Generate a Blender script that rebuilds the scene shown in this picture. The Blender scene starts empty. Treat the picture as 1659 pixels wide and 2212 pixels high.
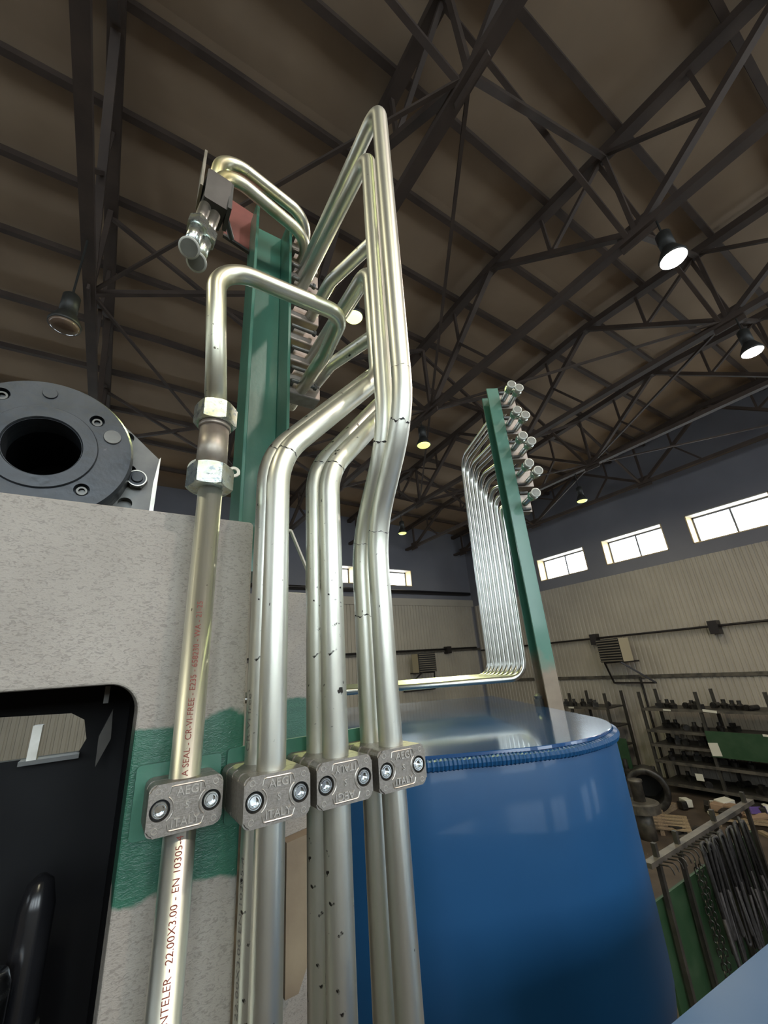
import bpy, bmesh, math, random
from mathutils import Vector, Matrix
random.seed(7)
sc = bpy.context.scene
C = sc.collection
PI = math.pi
H = 3.75                       # eye height above the hall floor; everything is laid out relative to the eye, then lifted

# ------------------------------------------------------------------ camera
cam_d = bpy.data.cameras.new('camera'); cam = bpy.data.objects.new('camera', cam_d); C.objects.link(cam)
cam_d.sensor_fit = 'VERTICAL'; cam_d.sensor_height = 36.0; cam_d.lens = 880.0/2212.0*36.0
cam_d.clip_start = 0.01; cam_d.clip_end = 200
f = 880.0
up = Vector((-175/f, 2292/f, -1.0)).normalized()
vy = Vector(((222-829.5)/f, -(1490-1106)/f, -1.0)); vy = (vy-up*vy.dot(up)).normalized()
vx = vy.cross(up)
cam.matrix_world = Matrix((vx, vy, up)).to_4x4()
sc.camera = cam

# ------------------------------------------------------------------ view / world
sc.view_settings.view_transform = 'Standard'; sc.view_settings.look = 'None'
sc.view_settings.exposure = 0.2; sc.view_settings.gamma = 1.0
w = bpy.data.worlds.new('world'); sc.world = w; w.use_nodes = True
w.node_tree.nodes['Background'].inputs[0].default_value = (0.62, 0.78, 1.0, 1)
w.node_tree.nodes['Background'].inputs[1].default_value = 1.0

LAMP_W = 60.0        # watts of one ordinary hall lamp
FLOOD_W = 130.0
WIN_E = 9.0          # radiance of the daylit panes

# ------------------------------------------------------------------ materials
MATS = {}
def mat(name, col, rough=0.5, metal=0.0, col2=None, scale=8.0, detail=6, lo=0.4, hi=0.65, bump=0.0, bscale=60.0,
        specks=None, spscale=120.0, spth=0.72, emit=None, coat=0.0, trans=0.0, stretch=None, rvar=0.0, spec=None):
    m = bpy.data.materials.new(name); m.use_nodes = True
    nt = m.node_tree; N = nt.nodes; L = nt.links
    b = N['Principled BSDF']
    b.inputs['Roughness'].default_value = rough; b.inputs['Metallic'].default_value = metal
    b.inputs['Base Color'].default_value = (*col, 1)
    b.inputs['Coat Weight'].default_value = coat; b.inputs['Coat Roughness'].default_value = 0.08
    if spec is not None: b.inputs['Specular IOR Level'].default_value = spec
    if trans: b.inputs['Transmission Weight'].default_value = trans
    if emit: b.inputs['Emission Color'].default_value = (*emit[0], 1); b.inputs['Emission Strength'].default_value = emit[1]
    tc = N.new('ShaderNodeTexCoord'); mp = N.new('ShaderNodeMapping')
    L.new(tc.outputs['Object'], mp.inputs['Vector'])
    if stretch: mp.inputs['Scale'].default_value = stretch
    out = None
    if col2 is not None:
        n = N.new('ShaderNodeTexNoise'); n.inputs['Scale'].default_value = scale; n.inputs['Detail'].default_value = detail
        L.new(mp.outputs['Vector'], n.inputs['Vector'])
        r = N.new('ShaderNodeMapRange'); r.inputs['From Min'].default_value = lo; r.inputs['From Max'].default_value = hi
        L.new(n.outputs['Fac'], r.inputs['Value'])
        mx = N.new('ShaderNodeMix'); mx.data_type = 'RGBA'
        mx.inputs['A'].default_value = (*col, 1); mx.inputs['B'].default_value = (*col2, 1)
        L.new(r.outputs['Result'], mx.inputs['Factor']); out = mx.outputs['Result']
        if rvar:
            rr = N.new('ShaderNodeMapRange'); rr.inputs['To Min'].default_value = rough; rr.inputs['To Max'].default_value = rough+rvar
            L.new(r.outputs['Result'], rr.inputs['Value']); L.new(rr.outputs['Result'], b.inputs['Roughness'])
    if specks is not None:
        n2 = N.new('ShaderNodeTexNoise'); n2.inputs['Scale'].default_value = spscale; n2.inputs['Detail'].default_value = 4
        L.new(tc.outputs['Object'], n2.inputs['Vector'])
        r2 = N.new('ShaderNodeMapRange'); r2.inputs['From Min'].default_value = spth; r2.inputs['From Max'].default_value = spth+0.04
        L.new(n2.outputs['Fac'], r2.inputs['Value'])
        mx2 = N.new('ShaderNodeMix'); mx2.data_type = 'RGBA'
        if out is not None: L.new(out, mx2.inputs['A'])
        else: mx2.inputs['A'].default_value = (*col, 1)
        mx2.inputs['B'].default_value = (*specks, 1)
        L.new(r2.outputs['Result'], mx2.inputs['Factor']); out = mx2.outputs['Result']
    if out is not None: L.new(out, b.inputs['Base Color'])
    if bump:
        n3 = N.new('ShaderNodeTexNoise'); n3.inputs['Scale'].default_value = bscale; n3.inputs['Detail'].default_value = 3
        L.new(mp.outputs['Vector'], n3.inputs['Vector'])
        bp = N.new('ShaderNodeBump'); bp.inputs['Strength'].default_value = bump; bp.inputs['Distance'].default_value = 0.002
        L.new(n3.outputs['Fac'], bp.inputs['Height']); L.new(bp.outputs['Normal'], b.inputs['Normal'])
    MATS[name] = m
    return m

M_tube = mat('zinc_steel', (0.78,0.78,0.70), 0.38, 1.0, (0.72,0.72,0.64), 14, lo=0.35, hi=0.75, specks=(0.10,0.09,0.07), spscale=210, spth=0.735, stretch=(1,1,.25), rvar=.10, bump=.03, bscale=90)
M_tube_far = mat('bright_zinc_steel', (0.70,0.71,0.68), 0.30, 1.0, (0.60,0.61,0.56), 14)
M_tube_dirty = mat('scuffed_zinc_steel', (0.76,0.76,0.68), 0.39, 1.0, (0.50,0.49,0.43), 20, lo=0.42, hi=0.75, specks=(0.05,0.045,0.04), spscale=110, spth=0.655, stretch=(1,1,.4), rvar=.15, bump=.05, bscale=120)
M_tube_y = mat('yellow_passivated_steel', (0.76,0.75,0.61), 0.36, 1.0, (0.50,0.46,0.24), 16, lo=0.45, hi=0.70, specks=(0.10,0.08,0.05), spscale=120, spth=0.71, stretch=(1,1,.5), rvar=.12, bump=.04)
M_alu = mat('cast_aluminium', (0.32,0.295,0.265), 0.45, 0.8, (0.24,0.22,0.195), 520, lo=.35, hi=.65, bump=.12, bscale=900)
M_alu_line = mat('cast_aluminium_lit_edge', (0.60,0.56,0.51), 0.36, 0.85, (0.50,0.47,0.43), 200)  # paler copy: light caught on raised letters and ridges put into colour
M_black = mat('recess_shade_black', (0.012,0.012,0.012), 0.5)  # shade of bolt wells, grille gaps and barrel end put into colour
M_chrome = mat('zinc_bolt', (0.80,0.84,0.86), 0.16, 1.0, (0.55,0.60,0.62), 90, rvar=.15)
M_nut = mat('zinc_nut', (0.66,0.72,0.70), 0.26, 0.95, (0.52,0.52,0.36), 60, lo=.45, hi=.65, specks=(.35,.40,.42), spscale=180, spth=.6, bump=.15, bscale=150, rvar=.15)
M_brown = mat('bare_brown_coupling', (0.30,0.25,0.21), 0.45, 0.7, (0.42,0.38,0.32), 40, bump=.08)
M_green = mat('green_paint', (0.040,0.150,0.105), 0.36, 0.0, (0.058,0.185,0.130), 9, lo=.4, hi=.7, bump=.10, bscale=120, coat=.25)
M_green_l = mat('light_green_paint', (0.055,0.17,0.125), 0.32, 0.0, (0.085,0.215,0.155), 6, bump=.08, bscale=100, coat=.25)
M_rust = mat('rusty_green_paint', (0.20,0.15,0.10), 0.6, 0, (0.30,0.24,0.16), 12, bump=.2)
M_red = mat('red_oxide_primer', (0.24,0.070,0.055), 0.45, 0, (0.18,0.05,0.04), 20, bump=.05)
M_blue = mat('blue_gloss_paint', (0.006,0.056,0.155), 0.46, 0, (0.008,0.066,0.178), 5, bump=.05, bscale=28, coat=.12, spec=.35)
M_blue_top = mat('blue_gloss_lid', (0.012,0.060,0.180), 0.16, 0, (0.018,0.072,0.20), 9, bump=.06, bscale=22, coat=1.0, rvar=.05)
M_bluegrey = mat('pale_blue_gloss_paint', (0.04,0.10,0.24), 0.30, 0, (0.06,0.12,0.27), 5, bump=.05, bscale=30, coat=1.0)
M_dark = mat('dark_cast_iron', (0.035,0.040,0.047), 0.34, 0.35, (0.055,0.060,0.068), 30, lo=.4, hi=.7, specks=(.12,.12,.12), spscale=60, spth=.70, bump=.25, bscale=130, rvar=.15)
M_dark2 = mat('interior_shade_black', (0.005,0.005,0.006), 0.5, 0.0, (0.009,0.009,0.010), 10, spec=.15)  # near-black: shade inside the opening and the bore put into the colour
M_gloss = mat('black_gloss_enamel', (0.010,0.010,0.012), 0.22, 0.0, (0.02,0.02,0.022), 10)
M_dkgrey = mat('grey_oily_steel', (0.10,0.10,0.10), 0.42, 0.6, (0.16,0.16,0.15), 20, bump=.1)
M_block = mat('dark_brown_block', (0.055,0.050,0.043), 0.45, 0.3, (0.08,0.075,0.065), 20)
M_steel = mat('bright_cut_steel', (0.62,0.61,0.57), 0.35, 1.0, (0.42,0.41,0.36), 30)
M_plastic = mat('clear_plastic_cap', (0.72,0.72,0.64), 0.30, 0, (0.80,0.80,0.72), 20, trans=.25)
M_plastic_in = mat('clear_plastic_cap_face', (0.20,0.20,0.17), 0.35, 0, (0.28,0.28,0.24), 25, trans=.2)
M_ink = mat('marker_ink', (0.02,0.02,0.02), 0.6)
M_red_ink = mat('red_print', (0.22,0.045,0.03), 0.6)
M_blk_ink = mat('black_print', (0.14,0.13,0.115), 0.5)
M_truss = mat('brown_primed_truss_steel', (0.048,0.033,0.026), 0.7, 0, (0.075,0.052,0.040), 2, lo=.4, hi=.7)
M_ceil = mat('brown_dusty_roof_deck', (0.265,0.192,0.130), 0.85, 0, (0.34,0.25,0.172), .7, lo=.35, hi=.7, bump=0)
M_wallup = mat('blue_grey_upper_wall', (0.15,0.15,0.175), 0.8, 0, (0.19,0.19,0.215), .5, lo=.35, hi=.7)
M_clad = mat('beige_profiled_sheet', (0.37,0.335,0.285), 0.55, 0, (0.31,0.28,0.24), .8, lo=.35, hi=.7)
M_floor = mat('dirty_brown_floor', (0.050,0.036,0.027), 0.6, 0, (0.095,0.070,0.052), 1.6, detail=10, lo=.45, hi=.7, specks=(.28,.24,.18), spscale=9, spth=.72)
M_pane = mat('daylit_pane', (0.8,0.9,1), 0.2, emit=((0.80,0.92,1.0), WIN_E))
M_frame_y = mat('yellowed_window_reveal', (0.60,0.42,0.20), 0.5, 0, (0.66,0.50,0.28), 4)
M_frame_g = mat('grey_window_frame', (0.10,0.10,0.11), 0.5)
M_lampy = mat('yellow_lamp_glass', (1,1,.6), 0.3, emit=((0.90,1.0,0.22), 1.3))
M_lampyb = mat('bright_yellow_lamp_glass', (1,1,.6), 0.3, emit=((0.90,1.0,0.36), 1.9))
M_lampw = mat('white_floodlight_glass', (1,1,1), 0.3, emit=((1.0,0.86,0.80), 60.0))
M_lampoff = mat('unlit_lamp_glass', (0.16,0.11,0.08), 0.15, coat=.6)
M_lampbody = mat('dark_lamp_housing', (0.02,0.02,0.018), 0.5)
M_pipe = mat('dark_service_pipe', (0.035,0.03,0.03), 0.35, 0.5)
M_heater = mat('heater_grille', (0.13,0.11,0.085), 0.6)
M_heaterb = mat('heater_cream_case', (0.42,0.36,0.25), 0.5)
M_rackgreen = mat('dull_green_sheet', (0.014,0.046,0.018), 0.5, 0, (0.026,0.060,0.028), 5)
M_rackdark = mat('dark_rack_steel', (0.035,0.032,0.028), 0.5, .3, (0.055,0.05,0.043), 8)
M_shelfedge = mat('worn_shelf_steel', (0.13,0.115,0.095), 0.45, .4, (0.06,0.055,0.05), 6)
M_junk = mat('oily_parts', (0.020,0.018,0.017), 0.4, .5, (0.06,0.055,0.05), 6)
M_wood = mat('weathered_board', (0.28,0.21,0.13), 0.7, 0, (0.18,0.13,0.08), 12, stretch=(1,6,6))
M_card = mat('brown_cardboard', (0.26,0.17,0.11), 0.75, 0, (0.20,0.13,0.08), 5)
M_paper = mat('white_tag_paper', (0.55,0.53,0.46), 0.7)
M_violet = mat('violet_packaging', (0.10,0.06,0.22), 0.6)
M_chain = mat('oily_chain', (0.05,0.05,0.045), 0.35, .8)
M_sling = mat('black_rope_sling', (0.012,0.012,0.012), 0.6, 0, (0.03,0.028,0.03), 30)

def plate_material():
    """grey primed cast plate, with a brushed patch of green paint and crawling brush texture"""
    m = mat('grey_primed_plate', (0.40,0.375,0.335), 0.52, 0)
    nt = m.node_tree; N = nt.nodes; L = nt.links; b = N['Principled BSDF']
    tc = N.new('ShaderNodeTexCoord')
    n1 = N.new('ShaderNodeTexNoise'); n1.inputs['Scale'].default_value = 12; n1.inputs['Detail'].default_value = 7
    L.new(tc.outputs['Object'], n1.inputs['Vector'])
    cr = N.new('ShaderNodeMix'); cr.data_type = 'RGBA'
    cr.inputs['A'].default_value = (0.25,0.225,0.195,1); cr.inputs['B'].default_value = (0.42,0.39,0.35,1)
    L.new(n1.outputs['Fac'], cr.inputs['Factor'])
    # crackle flecks
    mpp = N.new('ShaderNodeMapping'); mpp.inputs['Scale'].default_value = (1,1,2.2); mpp.inputs['Rotation'].default_value = (0,.5,0)
    L.new(tc.outputs['Object'], mpp.inputs['Vector'])
    nf = N.new('ShaderNodeTexNoise'); nf.inputs['Scale'].default_value = 260; nf.inputs['Detail'].default_value = 3; nf.inputs['Distortion'].default_value = 1.2
    L.new(mpp.outputs['Vector'], nf.inputs['Vector'])
    rf = N.new('ShaderNodeMapRange'); rf.inputs['From Min'].default_value = .52; rf.inputs['From Max'].default_value = .64
    L.new(nf.outputs['Fac'], rf.inputs['Value'])
    mul = N.new('ShaderNodeMath'); mul.operation = 'MULTIPLY'; mul.inputs[1].default_value = .40
    L.new(rf.outputs['Result'], mul.inputs[0])
    fl = N.new('ShaderNodeMix'); fl.data_type = 'RGBA'; fl.inputs['B'].default_value = (0.10,0.09,0.08,1)
    L.new(mul.outputs[0], fl.inputs['Factor']); L.new(cr.outputs['Result'], fl.inputs['A'])
    # green patch, ragged edges
    sx = N.new('ShaderNodeSeparateXYZ'); L.new(tc.outputs['Object'], sx.inputs[0])
    n2 = N.new('ShaderNodeTexNoise'); n2.inputs['Scale'].default_value = 22; n2.inputs['Detail'].default_value = 5
    L.new(tc.outputs['Object'], n2.inputs['Vector'])
    ad = N.new('ShaderNodeMath'); ad.operation = 'MULTIPLY_ADD'; ad.inputs[1].default_value = .035; ad.inputs[2].default_value = -.0175
    L.new(n2.outputs['Fac'], ad.inputs[0])
    zz = N.new('ShaderNodeMath'); zz.operation = 'ADD'; L.new(sx.outputs['Z'], zz.inputs[0]); L.new(ad.outputs[0], zz.inputs[1])
    a1 = N.new('ShaderNodeMapRange'); a1.inputs['From Min'].default_value = -.027; a1.inputs['From Max'].default_value = -.031
    L.new(zz.outputs[0], a1.inputs['Value'])
    a2 = N.new('ShaderNodeMapRange'); a2.inputs['From Min'].default_value = -.145; a2.inputs['From Max'].default_value = -.141
    L.new(zz.outputs[0], a2.inputs['Value'])
    gm = N.new('ShaderNodeMath'); gm.operation = 'MULTIPLY'; L.new(a1.outputs['Result'], gm.inputs[0]); L.new(a2.outputs['Result'], gm.inputs[1])
    gr = N.new('ShaderNodeMix'); gr.data_type = 'RGBA'; gr.inputs['A'].default_value = (0.018,0.090,0.058,1); gr.inputs['B'].default_value = (0.040,0.150,0.098,1)
    mw = N.new('ShaderNodeMapping'); mw.inputs['Scale'].default_value = (6,6,60); L.new(tc.outputs['Object'], mw.inputs['Vector'])
    n4 = N.new('ShaderNodeTexNoise'); n4.inputs['Scale'].default_value = 2; n4.inputs['Detail'].default_value = 5; L.new(mw.outputs['Vector'], n4.inputs['Vector'])
    L.new(n4.outputs['Fac'], gr.inputs['Factor'])
    fin = N.new('ShaderNodeMix'); fin.data_type = 'RGBA'
    L.new(gm.outputs[0], fin.inputs['Factor']); L.new(fl.outputs['Result'], fin.inputs['A']); L.new(gr.outputs['Result'], fin.inputs['B'])
    L.new(fin.outputs['Result'], b.inputs['Base Color'])
    ro = N.new('ShaderNodeMapRange'); ro.inputs['To Min'].default_value = .52; ro.inputs['To Max'].default_value = .30
    L.new(gm.outputs[0], ro.inputs['Value']); L.new(ro.outputs['Result'], b.inputs['Roughness'])
    bp = N.new('ShaderNodeBump'); bp.inputs['Strength'].default_value = .35; bp.inputs['Distance'].default_value = .0015
    L.new(nf.outputs['Fac'], bp.inputs['Height']); L.new(bp.outputs['Normal'], b.inputs['Normal'])
    return m
M_plate = plate_material()

def column_material():
    m = mat('green_painted_post', (0.05,0.17,0.12), 0.38, coat=.25)
    nt = m.node_tree; N = nt.nodes; L = nt.links; b = N['Principled BSDF']
    tc = N.new('ShaderNodeTexCoord'); sx = N.new('ShaderNodeSeparateXYZ'); L.new(tc.outputs['Object'], sx.inputs[0])
    n = N.new('ShaderNodeTexNoise'); n.inputs['Scale'].default_value = 10; n.inputs['Detail'].default_value = 6; L.new(tc.outputs['Object'], n.inputs['Vector'])
    g = N.new('ShaderNodeMix'); g.data_type = 'RGBA'; g.inputs['A'].default_value = (0.042,0.150,0.108,1); g.inputs['B'].default_value = (0.075,0.215,0.155,1)
    L.new(n.outputs['Fac'], g.inputs['Factor'])
    ad = N.new('ShaderNodeMath'); ad.operation = 'MULTIPLY_ADD'; ad.inputs[1].default_value = .16; L.new(n.outputs['Fac'], ad.inputs[0]); L.new(sx.outputs['Z'], ad.inputs[2])
    r = N.new('ShaderNodeMapRange'); r.inputs['From Min'].default_value = .10; r.inputs['From Max'].default_value = .04; L.new(ad.outputs[0], r.inputs['Value'])
    n2 = N.new('ShaderNodeTexNoise'); n2.inputs['Scale'].default_value = 30; n2.inputs['Detail'].default_value = 5; L.new(tc.outputs['Object'], n2.inputs['Vector'])
    u = N.new('ShaderNodeMix'); u.data_type = 'RGBA'; u.inputs['A'].default_value = (0.16,0.11,0.075,1); u.inputs['B'].default_value = (0.30,0.25,0.18,1)
    L.new(n2.outputs['Fac'], u.inputs['Factor'])
    fin = N.new('ShaderNodeMix'); fin.data_type = 'RGBA'; L.new(r.outputs['Result'], fin.inputs['Factor']); L.new(g.outputs['Result'], fin.inputs['A']); L.new(u.outputs['Result'], fin.inputs['B'])
    L.new(fin.outputs['Result'], b.inputs['Base Color'])
    return m
M_post_bare = column_material()

# ------------------------------------------------------------------ mesh helpers
def V(*a): return Vector(a)
def link(name, me, m=None, parent=None, smooth=False):
    o = bpy.data.objects.new(name, me); C.objects.link(o)
    if m is not None:
        if isinstance(m, (list, tuple)):
            for q in m: me.materials.append(q)
        else: me.materials.append(m)
    if parent is not None: o.parent = parent
    if smooth:
        for p in me.polygons: p.use_smooth = True
    return o
def fin(bm, name='mesh'):
    bmesh.ops.recalc_face_normals(bm, faces=bm.faces)
    me = bpy.data.meshes.new(name); bm.to_mesh(me); bm.free(); return me
def obj(name, bm, m, parent=None, smooth=False):
    return link(name, fin(bm, name), m, parent, smooth)
def tag(o, label=None, cat=None, group=None, kind=None):
    if label: o['label'] = label
    if cat: o['category'] = cat
    if group: o['group'] = group
    if kind: o['kind'] = kind
    return o
def thing(name, label, cat, loc=(0,0,0), group=None):
    o = bpy.data.objects.new(name, None); C.objects.link(o); o.location = loc; o.empty_display_size = .05
    return tag(o, label, cat, group)
def rel(o):                        # offset to build a child in world coordinates under a placed Empty
    return -Vector(o.location)
def box(bm, x0, x1, y0, y1, z0, z1, M=None, mi=0):
    vs = [bm.verts.new((x, y, z)) for x in (x0, x1) for y in (y0, y1) for z in (z0, z1)]
    for q in ((0,1,3,2),(4,6,7,5),(0,4,5,1),(2,3,7,6),(0,2,6,4),(1,5,7,3)):
        fc = bm.faces.new([vs[i] for i in q]); fc.material_index = mi
    if M is not None:
        for v in vs: v.co = M @ v.co
    return vs
def frame_of(d):
    d = Vector(d).normalized(); a = Vector((0,0,1)) if abs(d.z) < .9 else Vector((1,0,0))
    x = d.cross(a).normalized(); y = d.cross(x).normalized(); return x, y, d
def bar(bm, p, q, wd, ht=None, side=None):
    """rectangular bar from p to q"""
    p = Vector(p); q = Vector(q); ht = ht or wd; x, y, d = frame_of(q-p)
    if side is not None:
        y = d.cross(Vector(side)).normalized(); x = y.cross(d).normalized()
    vs = []
    for e in (p, q):
        for sx, sy in ((-1,-1),(1,-1),(1,1),(-1,1)): vs.append(bm.verts.new(e+x*(sx*wd/2)+y*(sy*ht/2)))
    for k in range(4): bm.faces.new((vs[k], vs[(k+1)%4], vs[4+(k+1)%4], vs[4+k]))
    bm.faces.new(vs[3::-1]); bm.faces.new(vs[4:])
def rings(bm, rr, p, axis, seg=24, caps=True, fn=None):
    """lathe: rr = [(along, radius)...] about axis at p"""
    x, y, d = frame_of(axis); p = Vector(p); prev = None; first = None
    for a, r in rr:
        ring = [bm.verts.new(p+d*a+(x*math.cos(2*PI*k/seg)+y*math.sin(2*PI*k/seg))*r) for k in range(seg)]
        if prev:
            for k in range(seg): bm.faces.new((prev[k], prev[(k+1)%seg], ring[(k+1)%seg], ring[k]))
        else: first = ring
        prev = ring
    if caps:
        bm.faces.new(first[::-1]); bm.faces.new(prev)
def cyl(bm, p, q, r, seg=20):
    p = Vector(p); q = Vector(q); rings(bm, [(0,r),((q-p).length,r)], p, q-p, seg)
def hexnut(bm, p, axis, h, af, rin_f=1.02, seg=48, rot=0.0):
    """hex nut body centred at p: across flats af, chamfered ends"""
    x, y, d = frame_of(axis); p = Vector(p); ap = af/2; rc = ap*rin_f
    def hexr(t):
        t = (t % (PI/3))-PI/6; return ap/math.cos(t)
    prof = []
    for stage in range(4):
        ring = []
        for k in range(seg):
            t = 2*PI*k/seg; R = hexr(t); zc = h/2-max(0, R-rc)*.62
            r, z = {0:(min(R,rc)*.93,-h/2),1:(R,-zc),2:(R,zc),3:(min(R,rc)*.93,h/2)}[stage]
            ring.append(bm.verts.new(p+d*z+(x*math.cos(t+rot)+y*math.sin(t+rot))*r))
        prof.append(ring)
    for a, b in zip(prof, prof[1:]):
        for k in range(seg): bm.faces.new((a[k], a[(k+1)%seg], b[(k+1)%seg], b[k]))
    bm.faces.new(prof[0][::-1]); bm.faces.new(prof[-1])
def path_round(pts, R, step=10):
    """polyline with filleted corners"""
    P = [Vector(p) for p in pts]; out = [P[0]]
    for i in range(1, len(P)-1):
        a = (P[i-1]-P[i]); b = (P[i+1]-P[i]); la, lb = a.length, b.length; a.normalize(); b.normalize()
        ang = a.angle(b)
        if ang > PI-.01: out.append(P[i]); continue
        r = R[i-1] if isinstance(R, (list, tuple)) else R
        t = min(r/math.tan(ang/2), la*.49, lb*.49); r = t*math.tan(ang/2)
        c = P[i]+(a+b).normalized()*(r/math.sin(ang/2))
        s, e = P[i]+a*t-c, P[i]+b*t-c; tot = s.angle(e); n = max(4, int(step*tot/(PI/2))+2)
        ax = s.cross(e).normalized()
        for k in range(n+1): out.append(c+Matrix.Rotation(tot*k/n, 3, ax) @ s)
    out.append(P[-1]); return out
def sweep(bm, pts, r, seg=20, caps=True, closed=False, rf=None):
    P = [Vector(p) for p in pts]; n = len(P)
    T = []
    for i in range(n):
        if closed: t = P[(i+1)%n]-P[i-1]
        else: t = P[min(i+1,n-1)]-P[max(i-1,0)]
        T.append(t.normalized())
    x = frame_of(T[0])[0]; rs = []
    for i in range(n):
        if i:
            q = T[i-1].rotation_difference(T[i]); x = q @ x
        x = (x-T[i]*x.dot(T[i])).normalized(); y = T[i].cross(x)
        rr = rf(i) if rf else r
        rs.append([bm.verts.new(P[i]+(x*math.cos(2*PI*k/seg)+y*math.sin(2*PI*k/seg))*rr) for k in range(seg)])
    m = n if closed else n-1
    for i in range(m):
        a, b = rs[i], rs[(i+1)%n]
        for k in range(seg): bm.faces.new((a[k], a[(k+1)%seg], b[(k+1)%seg], b[k]))
    if caps and not closed: bm.faces.new(rs[0][::-1]); bm.faces.new(rs[-1])
def prism(bm, outline, d0, d1, ax='Y'):
    """outline of 2-D points in the plane across ax, extruded from d0 to d1"""
    def mk(u, v, d): return {'Y':(u,d,v),'X':(d,u,v),'Z':(u,v,d)}[ax]
    a = [bm.verts.new(mk(u,v,d0)) for u,v in outline]; b = [bm.verts.new(mk(u,v,d1)) for u,v in outline]; n = len(a)
    for k in range(n): bm.faces.new((a[k], a[(k+1)%n], b[(k+1)%n], b[k]))
    fa = bm.faces.new(a[::-1]); fb = bm.faces.new(b); return a, b, fa, fb
def rrect(x0, x1, z0, z1, r, n=6):
    o = []
    for cx, cz, a0 in ((x1-r,z1-r,0),(x0+r,z1-r,PI/2),(x0+r,z0+r,PI),(x1-r,z0+r,1.5*PI)):
        for k in range(n+1): a = a0+PI/2*k/n; o.append((cx+r*math.cos(a), cz+r*math.sin(a)))
    return o
def boolean(me, cutter_bm):
    """difference, returned as a new mesh"""
    a = bpy.data.objects.new('tmp_a', me); b = bpy.data.objects.new('tmp_b', fin(cutter_bm)); C.objects.link(a); C.objects.link(b)
    md = a.modifiers.new('b', 'BOOLEAN'); md.operation = 'DIFFERENCE'; md.object = b; md.solver = 'EXACT'
    bpy.context.view_layer.update()
    dg = bpy.context.evaluated_depsgraph_get()
    out = bpy.data.meshes.new_from_object(a.evaluated_get(dg)); bpy.data.objects.remove(a); bpy.data.objects.remove(b)
    return out
def text_mesh(s, size, depth=0.0, res=3):
    cu = bpy.data.curves.new('t', 'FONT'); cu.body = s; cu.size = size; cu.extrude = depth; cu.resolution_u = res
    cu.align_x = 'CENTER'; cu.align_y = 'CENTER'
    o = bpy.data.objects.new('t', cu); C.objects.link(o); bpy.context.view_layer.update()
    me = bpy.data.meshes.new_from_object(o.evaluated_get(bpy.context.evaluated_depsgraph_get()))
    bpy.data.objects.remove(o); return me
def wrap_print(s, ax, z0, z1, capH, ang, r, m, parent):
    """print along a vertical tube at ax=(x,y): reads upwards, centred on azimuth ang"""
    me = text_mesh(s, 1.0); xs = [v.co.x for v in me.vertices]; ys = [v.co.y for v in me.vertices]
    x0, x1 = min(xs), max(xs); y0, y1 = min(ys), max(ys)
    bm = bmesh.new(); bm.from_mesh(me)
    for v in bm.verts:
        z = z0+(v.co.x-x0)/(x1-x0)*(z1-z0); u = ((v.co.y-y0)/(y1-y0)-.5)*capH
        t = ang-u/r
        v.co = Vector((ax[0]+r*math.cos(t), ax[1]+r*math.sin(t), z))
    return obj('printed_marking', bm, m, parent)

# ------------------------------------------------------------------ the hall
XR, YB, XL, YF = 15.0, 15.0, -12.0, -9.0
def zc(x, y):   # roof underside
    z = 7.28-.022*max(0, x) - .03*max(0,-x)
    return z - (.062*(y-3.35) if y > 3.35 else .10*(3.35-y)*.6)
def corr(bm, p0, p1, z0, z1, nrm, pitch=.16, dep=.022, mi=1):
    """profiled sheet strip from p0 to p1 (2-D), from z0 to z1"""
    p0 = Vector(p0); p1 = Vector(p1); L_ = (p1-p0).length; d = (p1-p0)/L_; nrm = Vector(nrm); n = int(L_/pitch); prev = None
    for k in range(n):
        for a, o in ((0,0),(.30,0),(.38,1),(.92,1),(1.0,0)):
            if a == 1.0 and k < n-1: continue
            q = p0+d*((k+a)*pitch)+nrm*(o*dep)
            cur = (bm.verts.new((q.x,q.y,z0)), bm.verts.new((q.x,q.y,z1)))
            if prev: fc = bm.faces.new((prev[0],cur[0],cur[1],prev[1])); fc.material_index = mi
            prev = cur
def st(name, bm, m):
    o = obj(name, bm, m); return tag(o, kind='structure')

bm = bmesh.new(); box(bm, XL-.2, XR+.2, YF-.2, YB+.2, -H-.2, -H); st('floor', bm, M_floor)
bm = bmesh.new()
nx, ny = 12, 24; g = [[bm.verts.new((XL-.2+(XR-XL+.4)*i/nx, YF-.2+(YB-YF+.4)*j/ny, zc(XL+(XR-XL)*i/nx, YF+(YB-YF)*j/ny))) for j in range(ny+1)] for i in range(nx+1)]
for i in range(nx):
    for j in range(ny): bm.faces.new((g[i][j], g[i+1][j], g[i+1][j+1], g[i][j+1]))
o = st('ceiling', bm, M_ceil); md = o.modifiers.new('t', 'SOLIDIFY'); md.thickness = .12; md.offset = 1
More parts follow.
